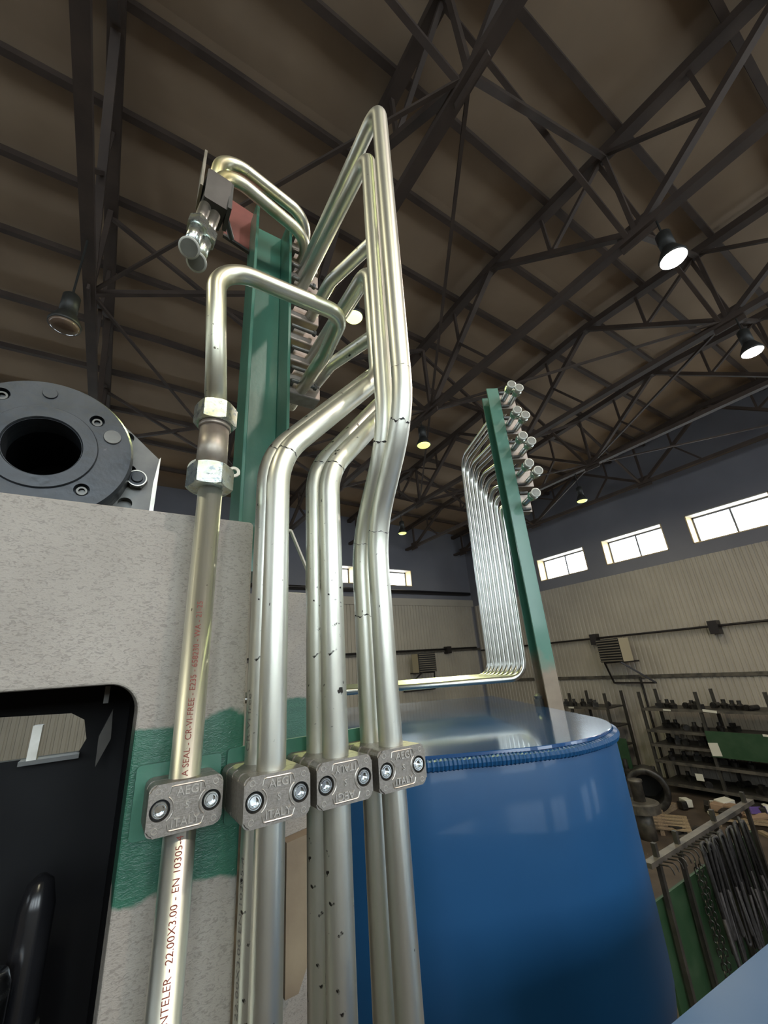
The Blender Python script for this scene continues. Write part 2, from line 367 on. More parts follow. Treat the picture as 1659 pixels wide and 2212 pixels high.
# right wall windows: along Y
win_R = [(y0, y0+2.14) for y0 in (14.3-2.83*k-.35 for k in range(0, 9))]
win_R = [(8.62,10.80),(5.76,7.88),(2.90,5.04),(0.05,2.19),(-2.8,-.66),(-5.65,-3.5)]
def wall_x(name, X, sgn, wins, z0w, z1w, zclad):
    bm = bmesh.new(); T = .55; xa, xb = sorted((X, X+sgn*T))
    box(bm, xa, xb, YF-.3, YB+.3, -H, z0w); box(bm, xa, xb, YF-.3, YB+.3, z1w, 7.6)
    es = sorted([YF-.3, YB+.3]+[e for w_ in wins for e in w_])
    for a, b in zip(es[::2], es[1::2]): box(bm, xa, xb, a, b, z0w, z1w)
    corr(bm, (X-sgn*.005, YF+.01), (X-sgn*.005, YB-.01), -H, zclad, (-sgn, 0))
    st(name, bm, [M_wallup, M_clad])
def wall_y(name, Y, sgn, wins, z0w, z1w, zclad):
    bm = bmesh.new(); T = .55; ya, yb = sorted((Y, Y+sgn*T))
    box(bm, XL-.3, XR+.3, ya, yb, -H, z0w); box(bm, XL-.3, XR+.3, ya, yb, z1w, 7.6)
    es = sorted([XL-.3, XR+.3]+[e for w_ in wins for e in w_])
    for a, b in zip(es[::2], es[1::2]): box(bm, a, b, ya, yb, z0w, z1w)
    corr(bm, (XL+.01, Y-sgn*.005), (XR-.01, Y-sgn*.005), -H, zclad, (0, -sgn))
    st(name, bm, [M_wallup, M_clad])
win_B = [(9.35,11.36),(6.4,8.33),(1.0,3.2),(-2.2,0),(-5.4,-3.2),(-8.6,-6.4)]
wall_x('wall_right', XR, 1, win_R, 2.95, 3.88, 2.55)
wall_y('wall_back', YB, 1, win_B, 3.42, 4.18, 2.55)
wall_x('wall_left', XL, -1, win_R, 2.95, 3.88, 2.55)
wall_y('wall_front', YF, -1, win_B, 0.6, 4.1, 0.3)  # openings made tall to let in added fill from behind the eye
wn = [0]
def window(axis, P, sgn, a, b, z0, z1):
    """reveal lining, frame with a middle bar, two glowing panes"""
    wn[0] += 1; o = tag(bpy.data.objects.new('window_%d' % wn[0], None), kind='structure'); C.objects.link(o)
    def bx(bm, u0, u1, d0, d1, zz0, zz1):
        d0, d1 = sorted((P+sgn*d0, P+sgn*d1))
        if axis == 'X': box(bm, d0, d1, u0, u1, zz0, zz1)
        else: box(bm, u0, u1, d0, d1, zz0, zz1)
    t = .03; bm = bmesh.new()
    bx(bm, a, a+t, -.01, .46, z0, z1); bx(bm, b-t, b, -.01, .46, z0, z1); bx(bm, a, b, -.01, .46, z0, z0+t)
    obj('window_reveal', bm, M_frame_y, o)
    bm = bmesh.new(); bx(bm, a, b, -.01, .46, z1-t, z1); obj('window_head', bm, M_clad, o)
    bm = bmesh.new(); c = (a+b)/2; k = .05
    bx(bm, a+t, a+t+k, .41, .46, z0+t, z1-t); bx(bm, b-t-k, b-t, .41, .46, z0+t, z1-t); bx(bm, c-k/2, c+k/2, .40, .46, z0+t, z1-t)
    bx(bm, a+t, b-t, .41, .46, z0+t, z0+t+k); bx(bm, a+t, b-t, .41, .46, z1-t-k, z1-t)
    fr = obj('window_frame', bm, M_frame_g, o)
    for u0, u1 in ((a+t, c), (c, b-t)):
        bm = bmesh.new(); bx(bm, u0, u1, .445, .455, z0+t, z1-t); obj('window_pane', bm, M_pane, fr)
for a, b in win_R: window('X', XR, 1, a, b, 2.95, 3.88)
for a, b in win_B: window('Y', YB, 1, a, b, 3.42, 4.18)
for a, b in win_R: window('X', XL, -1, a, b, 2.95, 3.88)  # out of view, added as light sources for the tubes
for a, b in win_B: window('Y', YF, -1, a, b, 0.6, 4.1)  # unseen tall windows, added as fill light from behind the eye
# pale band above the sheet on the back wall, sill rails on the walls
bm = bmesh.new(); box(bm, XL, XR, YB-.06, YB, 2.55, 2.86); o = st('trim_1', bm, M_clad)
bm = bmesh.new(); box(bm, XR-.09, XR, YF, YB, -.90, -.80); st('trim_2', bm, M_shelfedge)
bm = bmesh.new(); box(bm, XL, XR, YB-.09, YB, .50, .60); st('trim_3', bm, M_shelfedge)

# ------------------------------------------------------------------ roof trusses
TX = [-.9+3.03*k for k in range(-2, 6)]
ZB = 5.15
bot_nodes = [1.15+4.4*k for k in range(-2, 4)]
def truss(x, label):
    t = thing('roof_truss', label, 'roof truss', (x, YB, ZB), 'roof trusses'); R_ = rel(t)
    def part(name, p, q, wd, ht):
        bm = bmesh.new(); bar(bm, Vector(p)+R_, Vector(q)+R_, wd, ht, side=(1,0,0)); obj(name, bm, M_truss, t)
    def top(y): return (x, y, zc(x, y)-.19)
    # chords as pairs of angles seen as wide flats
    for a, b in ((YF, 3.35), (3.35, YB)):
        part('top_chord', top(a), top(b), .17, .14)
    part('bottom_chord', (x, YF, ZB), (x, YB, ZB), .14, .10)
    for i, y in enumerate(bot_nodes):
        B_ = (x, y, ZB)
        part('post', B_, top(y), .07, .06)
        for s_ in (-1, 1):
            yt = y+s_*2.2
            if yt > YB-.1 or yt < YF+.1: continue
            part('diagonal', B_, top(yt), .10, .08)
            mid = (x, y+s_*1.1, (ZB+top(yt)[2])/2)
            part('strut', mid, top(y+s_*1.1), .05, .05); part('strut', mid, top(y), .06, .05) if i % 2 == 0 else part('strut', mid, (x, y+s_*1.75, ZB), .06, .05)
        bm = bmesh.new(); box(bm, -.015, .015, y-YB-.22, y-YB+.22, -.14, .2); obj('gusset_plate', bm, M_truss, t)
    return t
tl = ['truss behind the left machine, farthest left in the hall', 'truss left of the machine, out to the side', 'dark double-chord truss running up the left edge, over the flange',
      'truss passing overhead behind the tallest bent tubes', 'truss with the brighter of the two floodlights, across the upper right', 'truss with the farther floodlight, behind the second manifold',
      'truss near the right wall, behind the small lamp at the windows', 'roof truss closest to the right wall windows']
for x, l in zip(TX, tl): truss(x, 'brown steel roof '+l if l.startswith('truss') else l)
# purlins run from the left wall to the right wall
ORD = ['first','second','third','fourth','fifth','sixth','seventh','eighth','ninth','tenth','eleventh','twelfth','thirteenth','fourteenth','fifteenth','sixteenth','seventeenth','eighteenth','nineteenth','twentieth','twenty-first','twenty-second','twenty-third','twenty-fourth']
for k, y in enumerate([13.6, 12.2, 10.9, 9.5, 8.1, 6.7, 5.45, 4.25, 3.15, 2.05, .85, -.4, -1.7, -3.1, -4.5, -5.9, -7.3]):
    bm = bmesh.new()
    for x0, x1 in ((XL, 0), (0, XR)):
        bar(bm, (x0+.03*(x0<0), 0, zc(x0, y)-.085), (x1-.03*(x1>0), 0, zc(x1, y)-.085), .09, .11, side=(0,1,0))
    o = obj('purlin', bm, M_truss); o.location.y = y
    tag(o, 'dark steel purlin under the brown roof deck, the '+ORD[k]+' counted from the back wall', 'purlin', 'roof purlins')
TN_ = ['the two leftmost trusses', 'the second and third trusses', 'the left-edge truss and the overhead truss', 'the overhead truss and the nearer floodlight truss', 'the two floodlight trusses', 'the farther floodlight truss and its neighbour', 'the two rightmost trusses']
RW = ['behind the viewer', 'just behind the viewer', 'nearest row in view', 'middle row', 'far row', 'row by the back wall']
# braces from the foot of one truss to the head of the next, thin cross rods under the deck
for i in range(2, len(TX)-1):
    for j in (2, 3, 4):
        y = bot_nodes[j]
        bm = bmesh.new(); bar(bm, (0,0,0), (3.03, 0, zc(TX[i+1], y)-.25-ZB), .07); bar(bm, (0,.1,zc(TX[i], y)-.25-ZB), (3.03,.1,0), .06)
        o = obj('truss_brace', bm, M_truss); o.location = (TX[i], y, ZB)
        tag(o, 'crossed steel brace between '+TN_[i]+', '+RW[j], 'roof brace', 'cross braces between the roof trusses')
for i in range(2, len(TX)-1):
    for j in (2, 3):
        y = bot_nodes[j]
        bm = bmesh.new(); bar(bm, (0,0,0), (3.03, 4.4, 0), .04) if (i+j) % 2 else bar(bm, (3.03,0,0), (0, 4.4, 0), .04)
        o = obj('tie_rod', bm, M_truss); o.location = (TX[i], y, ZB+.02)
        tag(o, 'thin tie rod between '+TN_[i]+', '+RW[j], 'tie rod', 'roof tie rods')

# ------------------------------------------------------------------ lamps
def lamp(x, y, z, kind, label, zt=None):
    t = thing('flood_light' if kind == 'w' else 'high_bay_lamp', label, 'ceiling lamp', (x, y, z), 'hall lamps'); R0 = {'w':.15,'b':.12}.get(kind, .15)
    bm = bmesh.new(); rings(bm, [(0,R0),(.03,R0*1.03),(.16,R0*.62),(.20,R0*.45)], (0,0,0), (0,0,1), 28); sh_ = obj('lamp_shade', bm, M_lampbody, t, True)
    bm = bmesh.new(); rings(bm, [(.19,.085),(.42,.085),(.46,.05)], (0,0,0), (0,0,1), 20); obj('lamp_housing', bm, M_lampbody, t, True)
    bm = bmesh.new(); cyl(bm, (0,0,.45), (0,0,ZB+.03-z), .012, 8); obj('hanging_rod', bm, M_lampbody, t)
    bm = bmesh.new(); rings(bm, [(-.035,R0*.55),(-.022,R0*.82),(-.002,R0*.95)], (0,0,0), (0,0,1), 28)
    obj('lamp_glass', bm, {'w':M_lampw,'y':M_lampy,'b':M_lampyb,'o':M_lampoff}[kind], sh_, True)
    if kind != 'o':
        ld = bpy.data.lights.new('lamp_light', 'AREA'); ld.shape = 'DISK'; ld.size = R0*1.6
        ld.energy = FLOOD_W if kind == 'w' else LAMP_W*(3.2 if kind == 'b' else 1); ld.color = {'w':(1.0,.86,.78),'b':(.90,1.0,.42)}.get(kind, (1.0,.93,.66))
        lo = bpy.data.objects.new('lamp_light', ld); C.objects.link(lo); lo.parent = t; lo.location = (0,0,-.045); ld.spread = PI
lamp(5.17, .92, 4.42, 'w', 'brighter floodlight glaring white under the roof at the upper right')
lamp(8.18, 1.05, 4.38, 'w', 'farther floodlight glaring white at the right edge of the picture')
lamp(2.13, 3.52, 4.36, 'b', 'bright yellow-green lamp shining beside the bent tubes')
lamp(5.20, 5.96, 4.50, 'y', 'yellow round lamp hanging between the tallest tube and the far manifold')
lamp(8.20, 11.1, 4.42, 'y', 'small yellow lamp hanging low near the back wall windows')
lamp(11.24, 6.12, 4.22, 'y', 'small yellow lamp hanging in front of the right wall, above the windows')
lamp(-.9, 4.65, 3.75, 'o', 'unlit brown hanging lamp on the left truss above the black flange')
lamp(-.9, -4.0, 4.4, 'y', 'added unseen yellow fill lamp on the left truss behind the viewer')  # this and the next two: unseen lamps added as fill light
lamp(-3.9, 1.0, 4.4, 'y', 'added unseen yellow fill lamp out on the left side of the hall')
lamp(5.17, -4.5, 4.4, 'y', 'added unseen yellow fill lamp on the right behind the viewer')
lamp(2.13, -4.0, 4.4, 'w', 'added unseen white fill floodlight behind the viewer')  # no lamp in view here, added to light the tubes from behind

# ------------------------------------------------------------------ wall services
bm = bmesh.new(); cyl(bm, (XL+.3, YB-.22, 3.13), (XR-.3, YB-.22, 3.13), .075, 14); o = obj('service_pipe', bm, M_pipe, None, True)
tag(o, 'thick black pipe running along the back wall below the high windows', 'pipe')
bm = bmesh.new(); cyl(bm, (XR-.16, YF+.3, .47), (XR-.16, YB-.3, .47), .035, 10)
o = obj('heating_pipe', bm, M_pipe, None, True); tag(o, 'dark heating pipe along the right wall above the shelving', 'pipe')
for yy in (12.4, 8.95, 5.2, 2.0):
    bm = bmesh.new(); box(bm, XR-.28, XR, yy-.12, yy+.12, .25, .62); o2 = obj('pipe_bracket', bm, M_pipe, o)
bm = bmesh.new(); cyl(bm, (XL+.3, YB-.16, .62), (XR-.3, YB-.16, .62), .035, 10)
o = obj('heating_pipe', bm, M_pipe, None, True); tag(o, 'dark heating pipe along the back wall beside the fan heater', 'pipe')
for xx in (12.9, 9.6, 6.3):
    bm = bmesh.new(); box(bm, xx-.12, xx+.12, YB-.28, YB, .42, .72); obj('pipe_bracket', bm, M_pipe, o)
def heater(M_, label):
    t = thing('fan_heater', label, 'heater'); t.matrix_world = M_
    bm = bmesh.new(); box(bm, -.42, .42, .02, .50, -.36, .36); obj('heater_case', bm, M_heaterb, t)
    bm = bmesh.new()
    for k in range(9): z = -.32+.08*k; box(bm, -.40, .40, -.04, .02, z-.016, z+.016)
    gr = obj('grille', bm, M_heater, t)
    bm = bmesh.new(); box(bm, -.42, .42, .012, .02, -.36, .36); obj('grille_shade_sheet', bm, M_black, gr)  # black sheet paints the shade between the slats
    for sx in (-1, 1):
        bm = bmesh.new(); bar(bm, (sx*.3,.02,-.37), (sx*.75,.80,-1.05), .05); bar(bm, (sx*.3,.02,-.38), (sx*.3,.9,-.38), .05); obj('wall_bracket', bm, M_pipe, t)
    bm = bmesh.new(); bar(bm, (-.75,.82,-1.05), (.75,.82,-1.05), .05); obj('cross_bar', bm, M_pipe, t)
heater(Matrix.Translation((14.0, 8.05, .02)) @ Matrix.Rotation(-PI/2-.15, 4, 'Z'), 'slatted fan heater on a bracket on the right wall')
heater(Matrix.Translation((11.0, 14.0, .10)) @ Matrix.Rotation(-.1, 4, 'Z'), 'slatted fan heater on a bracket on the back wall')

# ------------------------------------------------------------------ shelving and clutter by the right wall
def tuft(name, label, cat, m, pts, group=None):
    bm = bmesh.new()
    for (x, y, z, a, b, c, rz) in pts:
        box(bm, -a, a, -b, b, 0, c, Matrix.Translation((x,y,z)) @ Matrix.Rotation(rz, 4, 'Z'))
    o = obj(name, bm, m); return tag(o, label, cat, group)
def rack(y0, y1, x0, x1, levels, htop, label, green, greenz):
    t = thing('storage_rack', label, 'rack', (x0, y0, -H)); 
    n = max(1, round((y1-y0)/1.55))
    for i in range(n+1):
        yy = (y1-y0)*i/n
        for xx in (0, x1-x0):
            bm = bmesh.new(); box(bm, xx-.035, xx+.035, yy-.035, yy+.035, 0, htop); obj('rack_post', bm, M_rackdark, t)
    for z in levels:
        bm = bmesh.new(); box(bm, -.04, x1-x0, 0, y1-y0, z-.02, z+.02); sf = obj('shelf', bm, M_rackdark, t)
        bm = bmesh.new(); box(bm, -.06, -.04, 0, y1-y0, z-.035, z+.035); obj('shelf_edge', bm, M_shelfedge, sf)
    for a, b in green:
        bm = bmesh.new(); box(bm, -.11, -.07, a-y0, b-y0, greenz[0], greenz[1]); obj('front_panel', bm, M_rackgreen, t)
    return t
rack(1.2, 7.25, 13.6, 14.6, (.22, .75, 1.15, 1.52, 2.08), 2.55, 'long dark steel storage rack with a green front panel by the right wall', [(1.2, 5.75)], (1.02, 1.62))
rack(8.35, 10.9, 13.6, 14.6, (.30, .95, 1.50, 2.05), 2.5, 'shorter dark storage rack standing left of the long one, behind the blue tank', [(7.95, 9.2)], (.15, 1.25))
def scatter(y0, y1, z, n, names):
    for k in range(n):
        y = y0+(y1-y0)*(k+.5)/n+random.uniform(-.05,.05); x = 13.75+random.uniform(0,.5); bm = bmesh.new(); q = random.random()
        if q < .4: rings(bm, [(0,.08),(.10,.10),(.14,.05),(.22,.05)], (0,0,0), (0,0,1), 10)
        elif q < .7: cyl(bm, (-.12,0,.06), (.25,.05,.06), .06, 10); cyl(bm, (-.1,0,.06), (-.06,0,.06), .09, 10)
        else: box(bm, -.12, .14, -.09, .09, 0, .12); box(bm, -.05, .05, -.05, .05, .12, .20)
        o = obj(names[0], bm, M_junk); o.location = (x, y, -H+z+.02); o.rotation_euler.z = random.uniform(-.6,.6)
        tag(o, names[1] % ORD[n-1-k], names[2], names[3])
scatter(4.6, 7.0, 2.08, 11, ('machine_part', '%s dark machine part from the left on the top shelf of the long rack', 'machine part', 'parts on the top shelf of the long rack'))
scatter(5.2, 7.1, 1.15, 7, ('machine_part', '%s dark machine part from the left on the middle shelf of the long rack', 'machine part', 'parts on the middle shelves of the long rack'))
scatter(5.2, 7.1, 1.52, 7, ('machine_part', '%s dark machine part from the left on the second highest shelf of the long rack', 'machine part', 'parts on the middle shelves of the long rack'))
scatter(5.0, 7.1, .75, 7, ('machine_part', '%s dark machine part from the left on the second lowest shelf of the long rack', 'machine part', 'parts on the lower shelves of the long rack'))
scatter(2.0, 7.0, .22, 9, ('machine_part', '%s dark machine part from the left on the lowest shelf of the long rack', 'machine part', 'parts on the lowest shelf of the long rack'))
scatter(8.5, 10.7, 2.05, 8, ('machine_part', '%s dark machine part from the left on top of the shorter rack', 'machine part', 'parts on top of the shorter rack'))
scatter(8.5, 10.7, .95, 6, ('machine_part', '%s dark machine part from the left inside the shorter rack', 'machine part', 'parts in the shorter rack'))
for (x, y, z, a, c, l) in ((13.48, 5.62, 1.05, .11, .30, 'white tag hanging at the left end of the green panel'), (13.47, 4.4, 1.58, .12, .05, 'white label on the top edge of the green panel'),
                       (13.53, 5.5, 2.06, .16, .06, 'larger white label on the top shelf edge of the long rack'), (13.53, 6.55, 2.06, .10, .04, 'small white label near the left end of the top shelf edge'),
                       (13.5, 6.2, .42, .09, .16, 'white slip of paper on the lowest shelf'), (13.53, 9.6, 2.03, .10, .05, 'white label on the top edge of the shorter rack'),
                       (13.46, 8.9, 1.0, .08, .16, 'white tag on the green panel of the shorter rack')):
    bm = bmesh.new(); box(bm, -.004, .004, -a, a, 0, c); o = obj('paper_label', bm, M_paper); o.location = (x, y, -H+z); o.rotation_euler.x = random.uniform(-.1,.1)
    tag(o, l, 'label')
# vertical cable conduit on the wall between the racks
bm = bmesh.new(); cyl(bm, (XR-.1, 7.75, -H), (XR-.1, 7.75, -.85), .035, 8); o = obj('wall_conduit', bm, M_pipe); tag(o, 'dark conduit running down the right wall between the two racks', 'conduit')
# big ring-ended cylinder
t = thing('hydraulic_cylinder', 'large black open-ended cylinder lying on the floor in front of the racks', 'cylinder', (11.9, 6.75, -H)); R_ = V(0,0,0)
bm = bmesh.new(); ax = Vector((-.88,-.47,0)).normalized(); c0 = V(0,0,.50)
rings(bm, [(-.65,.36),(.1,.36),(.12,.47),(.34,.48),(.36,.46),(.36,.34),(.0,.33),(-.5,.33)], c0, ax, 32, caps=False); obj('barrel', bm, M_junk, t, True)
bm = bmesh.new(); rings(bm, [(-.52,.34),(-.5,.34)], c0, ax, 24); obj('end_plate', bm, M_black, t)
bm = bmesh.new(); box(bm, -.5, .5, -.35, .35, 0, .12); obj('cradle', bm, M_wood, t)
for (x, y, h_, r, l) in ((12.6,7.6,.9,.16,'tall dark valve body standing by the open-ended cylinder'),(13.1,7.15,.7,.17,'squat dark valve body near the rack end'),(12.2,8.1,.6,.22,'dark machine casting behind the blue tank edge')):
    bm = bmesh.new(); rings(bm, [(0,r),(.1*h_,r*1.2),(.14*h_,r*.7),(.5*h_,r*.6),(.55*h_,r),(.7*h_,r),(.75*h_,r*.4),(h_,r*.35)], (0,0,0), (0,0,1), 12)
    cyl(bm, (-.25,0,h_*.62), (.25,.1,h_*.62), r*.4, 10); o = obj('valve_body', bm, M_junk); o.location = (x, y, -H); tag(o, l, 'valve')
# drum-like stand and pallets
t = thing('pedestal_stand', 'grey flanged pedestal standing on the floor right behind the blue tank', 'stand', (10.15, 6.0, -H))
bm = bmesh.new(); rings(bm, [(0,.17),(.50,.17)], (0,0,0), (0,0,1), 20); obj('lower_pipe', bm, M_shelfedge, t, True)
bm = bmesh.new(); rings(bm, [(.50,.17),(.50,.36),(.66,.36),(.68,.30)], (0,0,0), (0,0,1), 24); obj('flange_disc', bm, M_shelfedge, t)
bm = bmesh.new(); rings(bm, [(.68,.12),(1.02,.12),(1.04,.14),(1.08,.14)], (0,0,0), (0,0,1), 20); obj('neck', bm, M_shelfedge, t, True)
def pallet(x, y, rz, label, nb=5, L_=1.1, z=0):
    t = thing('wooden_pallet', label, 'pallet', (x, y, -H+z)); t.rotation_euler.z = rz
    for k in range(nb):
        bm = bmesh.new(); u = -.42+.84*k/(nb-1); box(bm, u-.05, u+.05, -L_/2, L_/2, .11, .135); obj('deck_board', bm, M_wood, t)
    for v in (-.45, 0, .45):
        bm = bmesh.new(); box(bm, -.45, .45, v*L_-.04, v*L_+.04, 0, .11); obj('runner', bm, M_wood, t)
pallet(10.9, 6.1, .5, 'loose slatted wooden pallet behind the grey pedestal')
pallet(12.4, 5.0, .35, 'wooden pallet under the heap of boxes on the floor')
def clutter(cx, cy, n, m_list, label, name, cat, group, s0=.10, s1=.24, z0=0, spread=.4):
    for k in range(n):
        a = random.uniform(s0, s1); b = random.uniform(s0, s1)*.7; c = random.uniform(.04, .16); bm = bmesh.new()
        box(bm, -a, a, -b, b, 0, c); bmesh.ops.bevel(bm, geom=bm.edges[:], offset=.006, affect='EDGES')
        o = obj(name, bm, m_list[k % len(m_list)]); o.location = (cx+random.uniform(-spread,spread), cy+random.uniform(-spread,spread), -H+z0+random.uniform(0,.06)); o.rotation_euler = (random.uniform(-.2,.2), random.uniform(-.2,.2), random.uniform(0,3))
        tag(o, label % ORD[k], cat, group)
clutter(12.4, 5.1, 12, [M_card, M_paper, M_card, M_violet, M_junk], '%s piece of the carton and offcut heap on the pallet, counted from the bottom', 'carton', 'carton', 'cartons heaped on the pallet', z0=.13)
clutter(12.7, 6.0, 7, [M_paper, M_wood, M_junk], '%s pale scrap among those on the floor beside the open-ended cylinder', 'scrap_piece', 'scrap', 'scraps by the cylinder', .06, .16)
clutter(10.7, 5.5, 6, [M_junk, M_shelfedge], '%s dark scrap metal piece among those beside the grey pedestal', 'scrap_metal', 'scrap', 'scrap metal by the pedestal', .08, .2)
bm = bmesh.new(); rings(bm, [(0,.24),(.16,.26),(.18,.28),(.16,.24),(.03,.22)], (0,0,0), (0,0,1), 20, caps=False); rings(bm,[(0,.23),(.03,.23)],(0,0,0),(0,0,1),20)
o = obj('metal_basin', bm, M_shelfedge); o.location = (12.9, 4.2, -H); tag(o, 'round metal basin on the floor next to the cartons', 'basin')
bm = bmesh.new(); box(bm, -.55, .55, -.05, .05, 0, .05); o = obj('plank', bm, M_wood); o.location = (11.6, 4.2, -H); o.rotation_euler.z = .9; tag(o, 'pale wooden plank lying on the floor by the cartons', 'plank')

# ------------------------------------------------------------------ sling rack with hooks and chains (lower right)
SX, SY, SZ = 5.35, 3.2, -2.20
t = thing('sling_rack', 'green steel sling rack with a row of hooks standing at the lower right', 'sling rack', (SX, SY, -H))
for dx in (.12, .62, 1.65, 2.7):
    bm = bmesh.new(); box(bm, dx-.024, dx+.024, -.024, .024, 0, H+SZ+.15); obj('rack_post', bm, M_rackdark, t)
bm = bmesh.new(); bar(bm, (-.1,0,H+SZ), (2.9,0,H+SZ), .05, .09, side=(0,0,1)); obj('top_rail', bm, M_shelfedge, t)
bm = bmesh.new(); box(bm, -.05, 2.8, .05, .08, .05, H+SZ-.35); obj('back_panel', bm, M_rackgreen, t)
for k in range(14):
    x = .05+.10*k; bm = bmesh.new()
    sweep(bm, path_round([(x,-.03,H+SZ-.02),(x,-.17,H+SZ),(x,-.19,H+SZ-.07)], .05), .008, 8); obj('hook', bm, M_junk, t)
def chain(x, y, z, n, label, sc_=1.0):
    t = thing('chain', label, 'chain', (x, y, z)); me = None
    bm = bmesh.new(); r = .022*sc_; L2 = .030*sc_; pts = []
    for k in range(16):
        a = 2*PI*k/16; pts.append(V(r*math.cos(a), 0, r*math.sin(a)+(L2/2 if math.sin(a) >= 0 else -L2/2)))
    sweep(bm, pts, .007*sc_, 6, closed=True); me = fin(bm)
    for k in range(n):
        o = link('chain_link', me if k == 0 else me, None, t, False)
        if k == 0: me.materials.append(M_chain)
        o.location = (random.uniform(-.004,.004)*k**.5, 0, -.058*sc_*k); o.rotation_euler = (0, random.uniform(-.1,.1), (PI/2)*(k % 2)+.4)
chain(SX+.52, SY-.19, SZ-.10, 26, 'heavy dark chain hanging nearest the blue tank', 1.0)
chain(SX+.62, SY-.19, SZ-.10, 21, 'second dark chain hanging just right of the heavy chain', .9)
for k in range(24):
    x = SX+.85+.05*k+random.uniform(-.02,.02); L_ = random.uniform(.85, 1.35); w_ = random.uniform(.03,.06); bm = bmesh.new()
    pts = [(-w_,0,-L_*.5),(-w_,0,-.03),(-w_*.6,0,.02),(w_*.6,0,.02),(w_,0,-.03),(w_*.8,0,-L_*.5),(w_*.3,0,-L_),(-w_*.5,0,-L_)]
    sweep(bm, path_round(pts+[pts[0]], .02, 5), random.uniform(.013,.021), 6); o = obj('rope_sling', bm, M_sling, None, True)
    o.location = (x, SY-.17+random.uniform(-.05,.03), SZ-.02); o.rotation_euler = (random.uniform(-.06,.06), random.uniform(-.05,.05), random.uniform(-.5,.5))
    tag(o, ORD[k]+' black looped lifting sling from the left in the bundle on the green sling rack', 'sling', 'slings hanging on the rack')
t = thing('sling_rack', 'second green rack with dark slings at the right edge of the picture', 'sling rack', (SX+1.75, SY-.80, -H))
for dx in (0, .8):
    bm = bmesh.new(); box(bm, dx-.04, dx+.04, -.04, .04, 0, H+SZ+.3); obj('rack_post', bm, M_rackgreen, t)
bm = bmesh.new(); box(bm, -.05, .9, .0, .03, .1, H+SZ+.15); obj('back_panel', bm, M_rackgreen, t)

# ------------------------------------------------------------------ machine plate
bm = bmesh.new(); prism(bm, rrect(-1.1, .110, -H, .153, .004, 3), .41, .448); me = fin(bm)
cb = bmesh.new(); prism(cb, rrect(-1.6, .0255, -1.8, .0035, .022, 10), .30, .60)
me = boolean(me, cb)
o = link('machine_plate', me, M_plate); tag(o, 'grey primed machine side plate with a dark opening and a green painted band', 'machine frame')
md = o.modifiers.new('bev', 'BEVEL'); md.width = .0015; md.segments = 2; md.limit_method = 'ANGLE'
# box behind the opening, its panels coloured near-black for the shade inside
t = thing('machine_housing', 'machine housing inside the plate opening, its shade painted black', 'machine housing', (0,.45,-2.0))
R_ = rel(t)
def inbox(name, m, *a):
    bm = bmesh.new(); box(bm, *a); bmesh.ops.translate(bm, verts=bm.verts, vec=R_); return obj(name, bm, m, t)
inbox('side_panel', M_dark2, .030, .060, .4485, .62, -2.0, .05)
inbox('top_panel', M_dark2, -1.1, .030, .4485, .62, .02, .05)
bm = bmesh.new(); prism(bm, [(-1.1,-2.0),(.06,-2.0),(.06,.05),(-1.1,.05)], .62, .632); me = fin(bm)
cb = bmesh.new(); prism(cb, [(-.118,-.062),(-.013,-.062),(-.008,-.050),(-.013,-.030),(-.026,-.022),(-.118,-.018)], .60, .65)
me = boolean(me, cb); me.transform(Matrix.Translation(R_)); link('rear_panel', me, M_dark2, t)
inbox('inner_rib', M_dkgrey, .002, .006, .50, .60, -.012, .003)
bm = bmesh.new(); prism(bm, [(.003,-.045),(.012,-.020),(.014,-.048),(.004,-.072)], .56, .57); bmesh.ops.translate(bm, verts=bm.verts, vec=R_); obj('inner_gusset', bm, M_block, t)
# ruler-like bright edge and bracket in the small hole
inbox('lower_ledge', M_dkgrey, -.062, -.012, .60, .62, -.066, -.062)
inbox('bracket', M_steel, -.056, -.048, .60, .618, -.062, -.030)
t = thing('hydraulic_ram', 'black cylinder with a polished steel rod at the lower left inside the machine', 'hydraulic ram', (-.075,.52,-.9)); 
bm = bmesh.new(); rings(bm, [(0,.016),(.700,.016),(.708,.013)], (.031,-.012,0), (0,0,1), 40); obj('rod', bm, M_chrome, t, True)
bm = bmesh.new(); rings(bm, [(0,.013),(.735,.013),(.752,.009),(.757,.003)], (.053,.012,0), (0,0,1), 40); obj('barrel', bm, M_gloss, t, True)
bm = bmesh.new(); rings(bm, [(.63,.0155),(.66,.0155)], (.053,.012,0), (0,0,1), 40); obj('collar', bm, M_dkgrey, t, True)
# second pale plate behind and the green mounting rail
bm = bmesh.new(); prism(bm, [(.215,-H),(.300,-H),(.300,.121),(.215,.123)], .62, .64); o = obj('machine_plate', bm, M_plate)
md = o.modifiers.new('bev', 'BEVEL'); md.width = .0015; md.segments = 2
tag(o, 'narrow pale machine plate seen between the middle tube pairs', 'machine frame')
bm = bmesh.new(); prism(bm, [(.236,-.34),(.252,-.31),(.262,-.22),(.262,-.19),(.22,-.195),(.22,-.34)], .600, .619); o = obj('bracket_plate', bm, M_rust)
tag(o, 'rusty tapered bracket on the narrow pale plate, below the clamps', 'bracket')
bm = bmesh.new(); prism(bm, rrect(.096, .268, -.108, -.054, .003, 3), .4045, .4095); box(bm, .112, .26, .4095, .44, -.10, -.062); o = obj('mounting_rail', bm, M_green)
tag(o, 'green mounting rail behind the row of pipe clamps', 'rail')
bm = bmesh.new(); prism(bm, rrect(.030, .091, -.104, -.056, .003, 3), .4045, .4095); o = obj('weld_plate', bm, M_green)
tag(o, 'green weld plate behind the leftmost pipe clamp', 'mounting plate')
